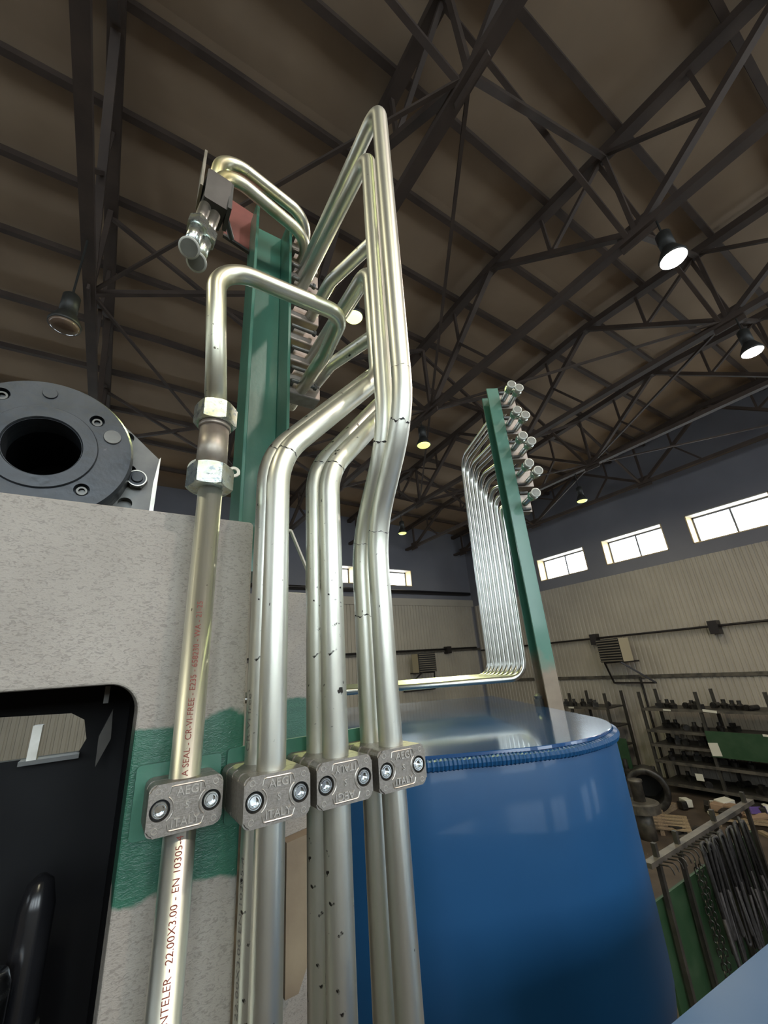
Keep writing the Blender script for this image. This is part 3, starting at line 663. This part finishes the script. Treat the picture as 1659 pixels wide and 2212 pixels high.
bm = bmesh.new(); bar(bm, (.228,.62,.225), (.265,.64,.165), .004); bar(bm, (.216,.62,.225), (.229,.62,.225), .004); bar(bm, (.265,.64,.165), (.265,.64,.10), .004)
o = obj('wire_bracket', bm, M_paper); tag(o, 'thin white bent bracket above the narrow pale plate', 'bracket')

# ------------------------------------------------------------------ flange on top of the plate
t = thing('pipe_flange', 'black bolted round flange with a wide bore above the grey plate', 'flange', (-.088,.50,.243)); 
bm = bmesh.new(); rings(bm, [(0,.033),(0,.079),(.004,.0815),(.030,.0815),(.030,.033)], (0,0,0), (0,1,0), 96, caps=False)
# close the bore wall
vs = sorted(bm.verts, key=lambda v: v.index); 
rings(bm, [(0,.033),(.03,.033)], (0,0,0), (0,1,0), 96, caps=False); bmesh.ops.remove_doubles(bm, verts=bm.verts, dist=1e-5); me = fin(bm)
cb = bmesh.new(); bang = [38, 98, 158, 218, 278, 338]; R6 = .0645
hole_pos = [(-.047+.088,.286-.243), (-.048+.088,.200-.243), (-.131+.088,.295-.243), (-.135+.088,.2-.243)]
for (u, v) in hole_pos: cyl(cb, (u,-.01,v), (u,.010,v), .0072, 24)
me = boolean(me, cb); o = link('flange_ring', me, M_dark, t)
for (u, v) in hole_pos:
    bm = bmesh.new(); rings(bm, [(.003,.0030),(.003,.0048),(.0035,.0052),(.011,.0052)], (u,0,v), (0,1,0), 20, caps=False); rings(bm, [(.0065,.0031),(.007,.0031)], (u,0,v), (0,1,0), 6); b_ = obj('socket_bolt', bm, M_dkgrey, t)
for (u, v, r, mm) in ((-.093+.088,.308-.243,.0068,M_dark), (-.030+.088,.269-.243,.0088,M_dkgrey)):
    bm = bmesh.new(); rings(bm, [(-.0018,r*.94),(-.001,r),(.002,r)], (u,0,v), (0,1,0), 32); obj('plug', bm, mm, t)
bm = bmesh.new(); rings(bm, [(-.001,.0335),(-.0025,.0345),(-.0025,.0470),(-.001,.0480),(.002,.0480)], (0,0,0), (0,1,0), 96, caps=False); obj('sealing_face', bm, M_dark, t)
bm = bmesh.new(); rings(bm, [(.0,.0335),(.12,.0335)], (0,0,0), (0,1,0), 64, caps=False); obj('bore', bm, M_dark2, t, True)  # bore wall and end coloured near-black for the shade inside
bm = bmesh.new(); rings(bm, [(.12,.034),(.121,.034)], (0,0,0), (0,1,0), 40); obj('bore_end', bm, M_dark2, t)
t = thing('flange_adapter', 'steel corner plate with a pale cut edge behind the black flange', 'adapter plate', (0,.53,.24))
R_ = rel(t)
bm = bmesh.new(); prism(bm, [(-.20,.12),(.0175,.12),(.0175,.235),(.0205,.268),(-.012,.297),(-.046,.325),(-.066,.325),(-.12,.30),(-.20,.25)], .532, .565); bmesh.ops.translate(bm, verts=bm.verts, vec=R_); me = fin(bm)
cb = bmesh.new()
cyl(cb, V(-.093,.50,.257)+R_, V(-.093,.60,.257)+R_, .040, 48)
for u, v in ((-.017,.290),(-.009,.246),(-.008,.203)): cyl(cb, V(u,.50,v)+R_, V(u,.542,v)+R_, .0075, 20)
me = boolean(me, cb); link('corner_plate', me, M_dkgrey, t)
bm = bmesh.new(); prism(bm, [(.0177,.12),(.0222,.12),(.0222,.272),(.0207,.2685),(.0177,.235)], .533, .575); bmesh.ops.translate(bm, verts=bm.verts, vec=R_); obj('cut_edge', bm, M_steel, t)
bm = bmesh.new(); hexnut(bm, V(.000,.5285,.233)+R_, (0,1,0), .008, .020); obj('bolt_head', bm, M_dkgrey, t)
bm = bmesh.new(); rings(bm, [(0,.0088),(.002,.0088)], V(.000,.5215,.233)+R_, (0,1,0), 28); rings(bm, [(-.003,.0055),(.0,.0062)], V(.000,.5215,.233)+R_, (0,1,0), 24); obj('bolt_cap', bm, M_dark, t)
bm = bmesh.new(); rings(bm, [(-.0006,.0092),(-.0006,.0104),(.004,.0104)], V(.000,.5215,.233)+R_, (0,1,0), 28, caps=False); obj('bright_collar', bm, M_steel, t)

bm = bmesh.new(); box(bm, -.3, .190, .550, .618, .135, .164); o = obj('support_ledge', bm, M_green)
tag(o, 'green ledge behind the grey plate, under the foot of the near green post', 'ledge')
# ------------------------------------------------------------------ tubes
RT = .011
PATHS = {}
def tube(name, label, pts, R, m, cat='tube', group='hydraulic tubes of the near bundle', r=RT, seg=28, step=12):
    bm = bmesh.new(); base = Vector(pts[0]); sweep(bm, [p-base for p in path_round(pts, R, step)], r, seg)
    o = obj(name, bm, m, None, True); o.location = base; PATHS[o.name] = path_round(pts, R, 40); return tag(o, label, cat, group)
def ring_mark(o, c, n, r=RT, a0=0, a1=360, wd=.0011, wob=.0008):
    """hand-drawn marker line round a tube, built just proud of the surface"""
    c = Vector(c); P_ = PATHS[o.name]; best = None          # snap to the tube's own centre line
    for a_, b_ in zip(P_, P_[1:]):
        ab = b_-a_; q_ = a_+ab*max(0, min(1, (c-a_).dot(ab)/max(ab.dot(ab), 1e-9)))
        if best is None or (q_-c).length < best[0]: best = ((q_-c).length, q_, ab.normalized())
    c = best[1]-Vector(o.location); x, y, d = frame_of(best[2]); bm = bmesh.new(); prev = None; N_ = 36
    for k in range(N_+1):
        a = math.radians(a0+(a1-a0)*k/N_); off = wob*math.sin(k*.9)+wob*.6*math.sin(k*2.3+1); wv = wd*(.55+.45*math.sin(k*1.7+c.x*900))
        q = c+(x*math.cos(a)+y*math.sin(a))*(r+.00025)+d*off
        cur = (bm.verts.new(q-d*wv/2), bm.verts.new(q+d*wv/2))
        if prev: bm.faces.new((prev[0],cur[0],cur[1],prev[1]))
        prev = cur
    obj('marker_line', bm, M_ink, o)
ZL = -2.0
YFR, YRE = .353, .387
X1, X2, X3, X4 = .0612, .1165, .1708, .226
t1 = tube('hydraulic_tube', 'single leftmost steel tube below the compression fitting, with red printing', [(X1,YRE,ZL),(X1,YRE,.18)], .03, M_tube)
t1b = tube('hydraulic_tube', 'yellowish tube above the fitting that arches over in front of the green post',
           [(X1-.001,YRE,.255),(.0455,YRE,.470),(.216,YRE,.474),(.226,.47,.474),(.226,.625,.476)], [.042,.026,.02], M_tube_y)
t2f = tube('hydraulic_tube', 'front tube of the second pair, bent sideways below the lamp', [(X2,YFR,ZL),(X2,YFR,.205),(.245,YFR,.350),(.245,YFR,.550),(.245,.625,.550)], [.085,.05,.03], M_tube)
t2b = tube('hydraulic_tube', 'rear tube of the second pair, half hidden by its partner', [(X2,YRE,ZL),(X2,YRE,.222),(.272,YRE,.398),(.272,YRE,.600),(.272,.625,.600)], [.085,.05,.03], M_tube_dirty)
t3f = tube('hydraulic_tube', 'front tube of the third pair, bent behind the tallest tubes', [(X3,YFR,ZL),(X3,YFR,.200),(.282,YFR,.338),(.282,YFR,.655),(.245,.48,.655),(.245,.625,.655)], [.075,.04,.03,.03], M_tube_dirty)
t3b = tube('hydraulic_tube', 'rear tube of the third pair, black-speckled', [(X3,YRE,ZL),(X3,YRE,.216),(.306,YRE,.386),(.306,YRE,.505),(.26,.52,.505),(.255,.625,.505)], [.075,.04,.03,.03], M_tube_dirty)
t4f = tube('hydraulic_tube', 'tallest tube, front of the right-hand pair, with a double jog', [(X4,YFR,ZL),(X4,YFR,.140),(X4,.283,.248),(X4,.268,.775),(X4,.625,.757)], [.13,.16,.028], M_tube)
t4b = tube('hydraulic_tube', 'second tallest tube, rear of the right-hand pair', [(X4,YRE,ZL),(X4,YRE,.136),(X4,.318,.240),(X4,.305,.722),(X4,.625,.722)], [.13,.16,.028], M_tube)
u1 = tube('hydraulic_tube', 'upper of the two short tubes arching over the top of the green post', [(.226,.625,.842),(.226,.515,.845),(.050,.500,.878),(.040,.498,.75)], [.05,.045], M_tube_y)
u2 = tube('hydraulic_tube', 'lower of the two short tubes arching over the top of the green post', [(.226,.625,.795),(.226,.520,.797),(.052,.485,.812),(.046,.482,.72)], [.05,.045], M_tube_y)
# marker rings
ring_mark(t2f, (.1225,YFR,.2105), (.35,0,1), wd=.0016); ring_mark(t2b, (.1225,YRE,.228), (.35,0,1), wd=.0014)
ring_mark(t3f, (.1765,YFR,.2055), (.35,0,1), wd=.0016); ring_mark(t3b, (.1765,YRE,.222), (.35,0,1), wd=.0014)
ring_mark(t4f, (X4,.2865,.2385), (0,-.25,1), wd=.0026, wob=.0018); ring_mark(t4b, (X4,.3215,.231), (0,-.25,1), wd=.0028)
ring_mark(t4f, (X4,YFR-.001,.137), (0,0,1), wd=.0009); ring_mark(t4b, (X4,YRE-.001,.133), (0,0,1), wd=.0007)
ring_mark(t4b, (X4,YRE,.053), (0,0,1), wd=.0016, wob=.0012); ring_mark(t4f, (X4,.2685,.30), (0,0,1), wd=.0005)
ring_mark(u1, (.095,.5035,.8695), (1,0,-.1), wd=.0006)
# printing
r_ = RT+.0002
wrap_print('BENTELER - 22.00X3.00 - EN 10305-4', (0,0), -.2035-ZL, -.0995-ZL, .0046, math.radians(-97), r_, M_red_ink, t1)
wrap_print('A SEAL - CR-VI-FREE - E235 - 658230 - WA - 21-25', (0,0), -.0635-ZL, .0640-ZL, .0044, math.radians(-100), r_, M_red_ink, t1)
wrap_print('CR-VI free', (0,0), -.055-ZL, -.012-ZL, .0040, math.radians(-158), r_, M_blk_ink, t2b)
wrap_print('22.00X3.00 EN 10305-4', (0,0), -.215-ZL, -.125-ZL, .0034, math.radians(-160), r_, M_blk_ink, t2b)
wrap_print('BENTELER - 22.00X3.00 - EN 10305', (0,0), -.043-ZL, .050-ZL, .0038, math.radians(-72), r_, M_red_ink, t4b)

# compression fitting on tube 1
t = thing('compression_fitting', 'zinc compression fitting with two hex nuts on the leftmost tube', 'pipe fitting', (X1-.001,YRE,.215)); 
nrot = math.radians(18)
bm = bmesh.new(); hexnut(bm, (0,0,.040), (0,0,1), .022, .036, rot=nrot); obj('nut', bm, M_nut, t)
bm = bmesh.new(); hexnut(bm, (0,0,-.0315), (0,0,1), .023, .037, rot=nrot); obj('nut', bm, M_nut, t)
bm = bmesh.new(); rings(bm, [(-.022,.0146),(.026,.0138)], (0,0,0), (0,0,1), 40); obj('union_body', bm, M_brown, t, True)
bm = bmesh.new(); rings(bm, [(.024,.0146),(.025,.0155),(.029,.0155)], (0,0,0), (0,0,1), 40); obj('threaded_collar', bm, M_brown, t, True)
for k in range(26):
    if k % 2 == 0:
        a = 2*PI*k/26
t = thing('plastic_ring', 'small white plastic ring behind the fitting, against the green post', 'plastic ring', (.0845,.400,.203))
bm = bmesh.new(); rings(bm, [(0,.0032),(0,.0062),(.002,.0062),(.002,.0032),(0,.0032)], (0,0,0), (.2,1,-.1), 28, caps=False); obj('ring', bm, M_plastic, t)
bm = bmesh.new(); bar(bm, (-.005,.002,0), (-.012,-.004,0), .0012); obj('strap', bm, M_plastic, t)
bm = bmesh.new(); rings(bm, [(0,.0105),(.002,.0115),(.006,.0115)], (0,0,0), (.35,.8,-.2), 32); o = obj('plastic_plug', bm, M_plastic); o.location = (.0515,.408,.206)
tag(o, 'pale plastic plug half hidden behind the left of the fitting', 'plastic plug')

# ------------------------------------------------------------------ pipe clamps
CW, CH, CD = .0490, .0312, .034
def half_mesh(front):
    bm = bmesh.new(); y0, y1 = (0, CD/2-.0003) if front else (CD/2+.0003, CD)
    a, b, fa, fb = prism(bm, rrect(-CW/2, CW/2, -CH/2, CH/2, .0048, 6), y0, y1)
    bmesh.ops.bevel(bm, geom=list(fa.edges)+list(fb.edges), offset=.0014, segments=3, affect='EDGES'); me = fin(bm)
    cb = bmesh.new(); cyl(cb, (0,CD/2,-.05), (0,CD/2,.05), RT+.0001, 40)
    if front:
        for sx in (-1, 1): cyl(cb, (sx*.01675,-.01,0), (sx*.01675,.006,0), .0066, 40)
    return boolean(me, cb)
FRONT = half_mesh(True); REAR = half_mesh(False); FRONT.materials.append(M_alu); REAR.materials.append(M_alu)
def bolt_mesh():
    bm = bmesh.new(); R_ = .0044
    rings(bm, [(.0062,.0053),(.0008,.0053),(.0002,.0048),(.0002,.0029),(.0038,.0026)], (0,0,0), (0,1,0), 36, caps=False)
    rings(bm, [(.0034,.0028),(.0038,.0028)], (0,0,0), (0,1,0), 6)
    rings(bm, [(.0001,.0036),(-.0002,.0039),(.0002,.0042)], (0,0,0), (0,1,0), 30, caps=False)
    return fin(bm)
BOLT = bolt_mesh(); BOLT.materials.append(M_chrome)
bm = bmesh.new(); rings(bm, [(.0056,.0066),(.0060,.0066)], (0,0,0), (0,1,0), 30); WELL = fin(bm); WELL.materials.append(M_black)  # black disc puts the counterbore's shade into colour
def relief_mesh(flip):
    bm = bmesh.new(); sg = -1 if flip else 1
    for s_, x, z, sz in (('AEGI',.0012,.0092,.0078),('S',.0004,.0003,.0062),('ITALY',.0000,-.0092,.0072)):
        me = text_mesh(s_, sz, .0008); tb = bmesh.new(); tb.from_mesh(me)
        for v in tb.verts:
            c = v.co.copy(); v.co = Vector((sg*(x+c.x), -.0001-c.z*1.0, sg*(z+c.y)))
        tmp = bpy.data.meshes.new('t'); tb.to_mesh(tmp); tb.free(); bm.from_mesh(tmp)
    return bm
def ridge_mesh():
    bm = bmesh.new(); y = -.0001; r = .00055
    def arc(cx, cz, R_, a0, a1, n=14): return [(cx+R_*math.cos(math.radians(a0+(a1-a0)*k/n)), y, cz+R_*math.sin(math.radians(a0+(a1-a0)*k/n))) for k in range(n+1)]
    bx_ = .01675
    left = arc(-bx_, 0, .0085, 56, -56); right = arc(bx_, 0, .0085, 124, 236)
    top = [(-.0115,y,.0090),(-.0105,y,.0129),(-.009,y,.0132),(.009,y,.0132),(.0108,y,.0126),(.0122,y,.0088)]
    bot = [(x,y,-z) for x,y,z in top]
    for ln in (left, right, top, bot): sweep(bm, ln, r, 6)
    for sx in (-1,1):
        for sz in (-1,1): sweep(bm, arc(sx*.0190, sz*.0115, .0018, 0, 340, 12), .00035, 5)
    sweep(bm, [(-.010,y,-.0137),(.010,y,-.0137)], .00022, 5)
    return fin(bm)
RIDGE = ridge_mesh(); RIDGE.materials.append(M_alu_line)
def clamp(x, y, label, flip=False, face=True, name='pipe_clamp'):
    t = thing(name, label, 'pipe clamp', (x, y, -.0805), 'cast pipe clamps in the row')
    ff = link('front_half', FRONT, None, t); link('rear_half', REAR, None, t)
    if face:
        for sx in (-1, 1):
            b_ = link('bolt', BOLT, None, t, False); b_.location = (sx*.01675, 0, 0)
            wl = link('bolt_recess_shade', WELL, None, ff); wl.location = (sx*.01675, 0, 0)
        link('raised_border', RIDGE, None, ff)
        obj('raised_lettering', relief_mesh(flip), M_alu_line, ff)
    return t
clamp(X1, YRE-CD/2, 'leftmost cast clamp, holding the single printed tube')
clamp(X2, YFR-CD/2, 'second cast clamp from the left, holding the front tube of the second pair')
clamp(X3, YFR-CD/2, 'third cast clamp from the left, its lettering upside down', flip=True)
clamp(X4, YFR-CD/2, 'rightmost cast clamp, in front of the blue tank')
clamp(X2, YRE-CD/2+.0002, 'rear cast clamp stacked behind the second front clamp', face=False)
clamp(X3, YRE-CD/2+.0002, 'rear cast clamp stacked behind the upside-down clamp', face=False)
clamp(X4, YRE-CD/2+.0002, 'rear cast clamp stacked behind the rightmost front clamp', face=False)

# ------------------------------------------------------------------ near green post with its clamps
def channel(bm, a0, a1, b0, b1, z0, z1, tk, open_side, M_=None):
    """U channel in local (a,b,z): web at b1, flanges a0 and a1 running to b0"""
    box(bm, a0, a0+tk, b0, b1, z0, z1, M_); box(bm, a1-tk, a1, b0, b1, z0, z1, M_); box(bm, a0+tk, a1-tk, b1-tk*1.3, b1, z0, z1, M_)
t = thing('green_post', 'near green steel channel post carrying the bent tubes', 'post', (.1675,.58,.10)); R_ = rel(t)
bm = bmesh.new(); channel(bm, .127, .199, .552, .612, .165, .885, .0055, 0, Matrix.Translation(R_)); o = obj('channel', bm, M_green, t)
md = o.modifiers.new('bev', 'BEVEL'); md.width = .0012; md.segments = 2
t = thing('red_bracket_plate', 'dull red plate fixed to the left side of the near green post', 'plate', (.10,.60,.86)); R_ = rel(t)
bm = bmesh.new(); prism(bm, [(.077,.812),(.132,.797),(.132,.912),(.083,.922)], .600, .606); bmesh.ops.translate(bm, verts=bm.verts, vec=R_); o = obj('plate', bm, M_red, t)
bm = bmesh.new(); bar(bm, V(.077,.598,.806)+R_, V(.132,.598,.790)+R_, .006); obj('edge_strip', bm, M_dkgrey, t)
heights = [.476, .505, .550, .600, .655, .722, .757, .798, .842]
M_palec = mat('pale_clamp_body', (0.36,0.31,0.27), 0.5, .5, (0.27,0.23,0.20), 60)
for k, z in enumerate(heights):
    nm = ['lowest', 'second lowest', 'third lowest', 'fourth lowest', 'middle', 'fourth highest', 'third highest', 'second highest', 'topmost'][k]
    t = thing('post_clamp', nm+' pale clamp block on the right flank of the near green post', 'pipe clamp', (.1995, .585, z), 'clamp blocks on the near post')
    h = min(.016, (min([abs(z-q) for q in heights if q != z])/2)-.0008)
    bm = bmesh.new(); prism(bm, rrect(-.016, .016, -h, h, .003, 3), 0, .062, 'X'); bmesh.ops.translate(bm, verts=bm.verts, vec=(0,0,0)); obj('block', bm, M_palec, t)
    bm = bmesh.new(); cyl(bm, (.004,-.028,h*.2), (.045,-.028,h*.2), .0038, 12); cyl(bm, (.045,-.028,h*.2), (.050,-.028,h*.2), .006, 6); bar(bm, (.006,-.030,h*.2), (.006,-.012,h*.2), .006); obj('clamp_pin', bm, M_dkgrey, t)
# fittings at the ends of the two short tubes
t = thing('steel_valve_block', 'dark steel valve block hanging from the two short arched tubes', 'valve block', (.043,.49,.73))
bm = bmesh.new(); prism(bm, rrect(-.017, .020, -.028, .030, .003, 3), -.022, .026); o = obj('block', bm, M_block, t); o.rotation_euler = (.15,0,.1)
bm = bmesh.new(); box(bm, -.0225, -.0185, -.022, .022, -.012, .075); obj('side_plate', bm, M_steel, t)
bm = bmesh.new(); box(bm, .020, .026, -.02, .022, -.03, .030); obj('backing_plate', bm, M_dkgrey, t)
bm = bmesh.new(); cyl(bm, (.0255,.02,-.005), (.040,.05,.0), .005, 12); obj('stud', bm, M_dkgrey, t)
for (p, q, l) in (((.032,.480,.690), (.0185,.462,.568), 'left capped fitting below the dark valve block'), ((.047,.486,.690), (.0306,.478,.567), 'right capped fitting below the dark valve block')):
    p = V(*p); q = V(*q); t = thing('capped_fitting', l, 'pipe fitting', p, 'capped fittings under the valve block'); d = (q-p)
    bm = bmesh.new(); cyl(bm, (0,0,0), d*.55, .0085, 24); obj('stub', bm, M_steel, t, True)
    bm = bmesh.new(); hexnut(bm, d*.50, d, .022, .026); obj('nut', bm, M_nut, t)
    bm = bmesh.new(); cyl(bm, d*.55, d*.93, .0100, 24); obj('thread', bm, M_nut, t, True)
    fa = (V(-.35,-.85,-.75)).normalized()
    bm = bmesh.new(); rings(bm, [(-.014,.0095),(.0,.0105),(.001,.0138),(.004,.0142),(.0045,.0118)], d, (fa+d.normalized()*.8).normalized(), 32); pc = obj('plastic_cap', bm, M_plastic, t, True)
    bm = bmesh.new(); rings(bm, [(.0046,.0114),(.0050,.0114)], d, (fa+d.normalized()*.8).normalized(), 32); obj('cap_face', bm, M_plastic_in, pc)

# ------------------------------------------------------------------ blue tank and far manifold (turned frame)
AZ = math.radians(60); nv = V(math.cos(AZ), math.sin(AZ), 0); sv = V(nv.y, -nv.x, 0)
def W(s_, n_, z): return sv*s_+nv*n_+V(0,0,z)
TLEFT = .13
def tank_outline(sr, c_s, c_n, R_, nfar, n=40):
    o = []
    for k in range(n+1): a = PI+PI*k/n; o.append((c_s+R_*math.cos(a)-(TLEFT if k < n/2 else 0), c_n+R_*math.sin(a)))
    o += [(c_s+R_, nfar), (c_s-R_-TLEFT, nfar)]; return o
TC_S, TC_N, TR, TN, TZ = .236, .965, .2545, 1.73, -.130
t = thing('blue_tank', 'large glossy blue tank with a rounded end and a welded flat lid', 'tank', W(TC_S, 1.2, -.53)); base = Vector(t.location)
def tank_ring(R_, z): return [W(u, v, z)-base for u, v in tank_outline(0, TC_S, TC_N, R_, TN-(TR-R_)*1.0, 64)]
def loft(bm, rs):
    rr = [[bm.verts.new(p) for p in r] for r in rs]; n = len(rr[0])
    for a, b in zip(rr, rr[1:]):
        for k in range(n): bm.faces.new((a[k], a[(k+1)%n], b[(k+1)%n], b[k]))
    bm.faces.new(rr[0][::-1]); bm.faces.new(rr[-1])
bm = bmesh.new(); prof = [(.84,-.556),(.90,-.550),(.945,-.536),(.980,-.510),(.996,-.485),(1.0,-.455)]
loft(bm, [tank_ring(TR*k, z) for k, z in prof]+[tank_ring(TR, z) for z in (-.38,-.25,TZ-.016)]+[tank_ring(TR*.985, TZ-.006)]); o = obj('shell', bm, M_blue, t)
for p in o.data.polygons: p.use_smooth = abs(p.normal.z) < .98
try: o.data.set_sharp_from_angle(angle=math.radians(50))
except Exception: pass
bm = bmesh.new(); loft(bm, [tank_ring(TR*.985, TZ-.006), tank_ring(TR*.992, TZ-.005), tank_ring(TR*.992, TZ-.0008), tank_ring(TR*.988, TZ)]); obj('lid', bm, M_blue_top, t)
# weld bead with ripples
pl = []; ol = tank_outline(0, TC_S, TC_N, TR*.999, TN, 160)[:161]+[(TC_S+TR*.999, TC_N+.6)]
for (u0, v0), (u1, v1) in zip(ol, ol[1:]):
    d_ = math.hypot(u1-u0, v1-v0); n_ = max(1, round(d_/.0022))
    for q in range(n_): pl.append(W(u0+(u1-u0)*q/n_, v0+(v1-v0)*q/n_, TZ-.0130)-base)
bm = bmesh.new(); sweep(bm, pl, .0065, 8, rf=lambda i: .0078*(1+.11*math.sin(i*2.2)+.05*math.sin(i*.13)+.06*math.sin(i*.041+1)))
obj('weld_bead', bm, M_blue, t)
tt = thing('tank_stand', 'green steel stand under the blue tank', 'stand', W(.17,1.25,-H)); b2 = Vector(tt.location)
for su in (-.02, .36):
    for nu in (.95, 1.6):
        bm = bmesh.new(); bar(bm, W(su,nu,-H)-b2, W(su,nu,-.60)-b2, .07); obj('leg', bm, M_rackgreen, tt)
bm = bmesh.new()
for su in (-.02, .36): bar(bm, W(su,.86,-.585)-b2, W(su,1.68,-.585)-b2, .06)
for nu in (.95, 1.6): bar(bm, W(-.02,nu,-.585)-b2, W(.36,nu,-.585)-b2, .055)
obj('top_frame', bm, M_rackgreen, tt)
# second, nearer pale blue surface at the lower right
t = thing('blue_cabinet', 'pale blue flat-topped cabinet cutting the lower right corner', 'cabinet', (.8,-.1,-1.2)); R_ = rel(t)
bm = bmesh.new(); prism(bm, [(.30,.292),(1.6,.184),(1.6,-.6),(.30,-.6)], -1.2, -.306, 'Z'); bmesh.ops.translate(bm, verts=bm.verts, vec=R_); obj('body', bm, M_bluegrey, t)
bm = bmesh.new(); prism(bm, [(.29,.299),(1.62,.189),(1.62,-.62),(.29,-.62)], -.306, -.300, 'Z'); bmesh.ops.translate(bm, verts=bm.verts, vec=R_); obj('lid', bm, M_bluegrey, t)
# far post
PS0, PS1, PN0, PN1 = .497, .540, 1.22, 1.285
t = thing('green_post', 'far green steel channel post behind the blue tank, bare metal at its foot', 'post', W(.52, 1.25, -.62)); base = Vector(t.location)
Mw = Matrix.Translation(-base) @ Matrix((( sv.x, nv.x, 0, 0), (sv.y, nv.y, 0, 0), (0, 0, 1, 0), (0,0,0,1)))
bm = bmesh.new(); box(bm, PS0, PS1, PN0, PN0+.006, -H+.001, .935, Mw); box(bm, PS0, PS1, PN1-.006, PN1, -H+.001, .935, Mw); box(bm, PS1-.007, PS1, PN0+.006, PN1-.006, -H+.001, .935, Mw)
for v in bm.verts: v.co.z += base.z   # keep paint coordinates at eye-relative height
o = obj('channel', bm, M_post_bare, t); o.location.z = -base.z
md = o.modifiers.new('bev', 'BEVEL'); md.width = .001; md.segments = 2
bm = bmesh.new(); bar(bm, W(PS0-.012, PN0+.03, -.62)-base, W(PS0-.012, PN0+.03, -.112)-base, .018); rings(bm, [(0,.008),(.010,.012),(.016,.006)], W(PS0-.012, PN0+.03, -.114)-base, (0,0,1), 16); obj('foot_bolt', bm, M_dkgrey, t)
cz = [.887,.872,.782,.761,.682,.660,.580,.552,.476]
names = ['first', 'second', 'third', 'fourth', 'fifth', 'sixth', 'seventh', 'eighth', 'ninth']
for k in range(9):
    n_ = 1.33+(8-k)*.0465; z = cz[k]; sc2 = .556 if k % 2 == 0 else .580
    if k == 8: sc2 = .556
    sv0 = .508
    z_b = .90-.0475*k
    pts = [W(-.75,n_,-.057), W(sv0-.020,n_,-.057), W(sv0,n_,z_b), W(sc2-.004,1.30,z), W(sc2,1.175,z)]
    tube('hydraulic_tube', names[k]+' tube of the far bundle, counted from the left and tallest', pts, [.05,.07,.3], M_tube_far, group='tubes of the far bundle', r=.0098, seg=18, step=9)
    tt = thing('capped_fitting', 'plastic-capped nut at the end of the '+names[k]+' far tube, counted from the top', 'pipe fitting', W(sc2,1.165,z), 'capped fittings on the far post')
    ax = -nv
    bm = bmesh.new(); hexnut(bm, (0,0,0), ax, .018, .027, rot=.3); obj('nut', bm, M_nut, tt)
    bm = bmesh.new(); rings(bm, [(.009,.0105),(.020,.0105),(.021,.0150),(.027,.0155),(.028,.0132)], (0,0,0), ax, 28); pc = obj('plastic_cap', bm, M_plastic, tt, True)
    bm = bmesh.new(); rings(bm, [(.0282,.0120),(.0286,.0120)], (0,0,0), ax, 28); obj('cap_face', bm, M_plastic_in, pc)
for k, z in enumerate([.8795,.7715,.671,.566,.476]):
    nm = ['topmost', 'second', 'middle', 'fourth', 'lowest'][k]
    tt = thing('post_clamp', nm+' pale clamp block on the far green post', 'pipe clamp', W(PS1+.001,1.245,z), 'clamp blocks on the far post'); base = Vector(tt.location)
    Mw2 = Matrix.Translation(-base) @ Matrix((( sv.x, nv.x, 0, 0), (sv.y, nv.y, 0, 0), (0, 0, 1, 0), (0,0,0,1)))
    bm = bmesh.new(); box(bm, PS1+.001, PS1+(.058 if k < 4 else .034), 1.228, 1.262, z-.030, z+.030, Mw2); obj('block', bm, M_palec, tt)
    bm = bmesh.new(); cyl(bm, W(PS1,1.222,z-.022)-base, W(PS1+.028,1.222,z-.022)-base, .005, 10); cyl(bm, W(PS1,1.222,z+.036)-base, W(PS1+.028,1.222,z+.036)-base, .005, 10); obj('clamp_pin', bm, M_dkgrey, tt)

# ------------------------------------------------------------------ lift everything so the floor is at height zero
for o in list(sc.objects):
    if o.parent is None: o.location.z += H
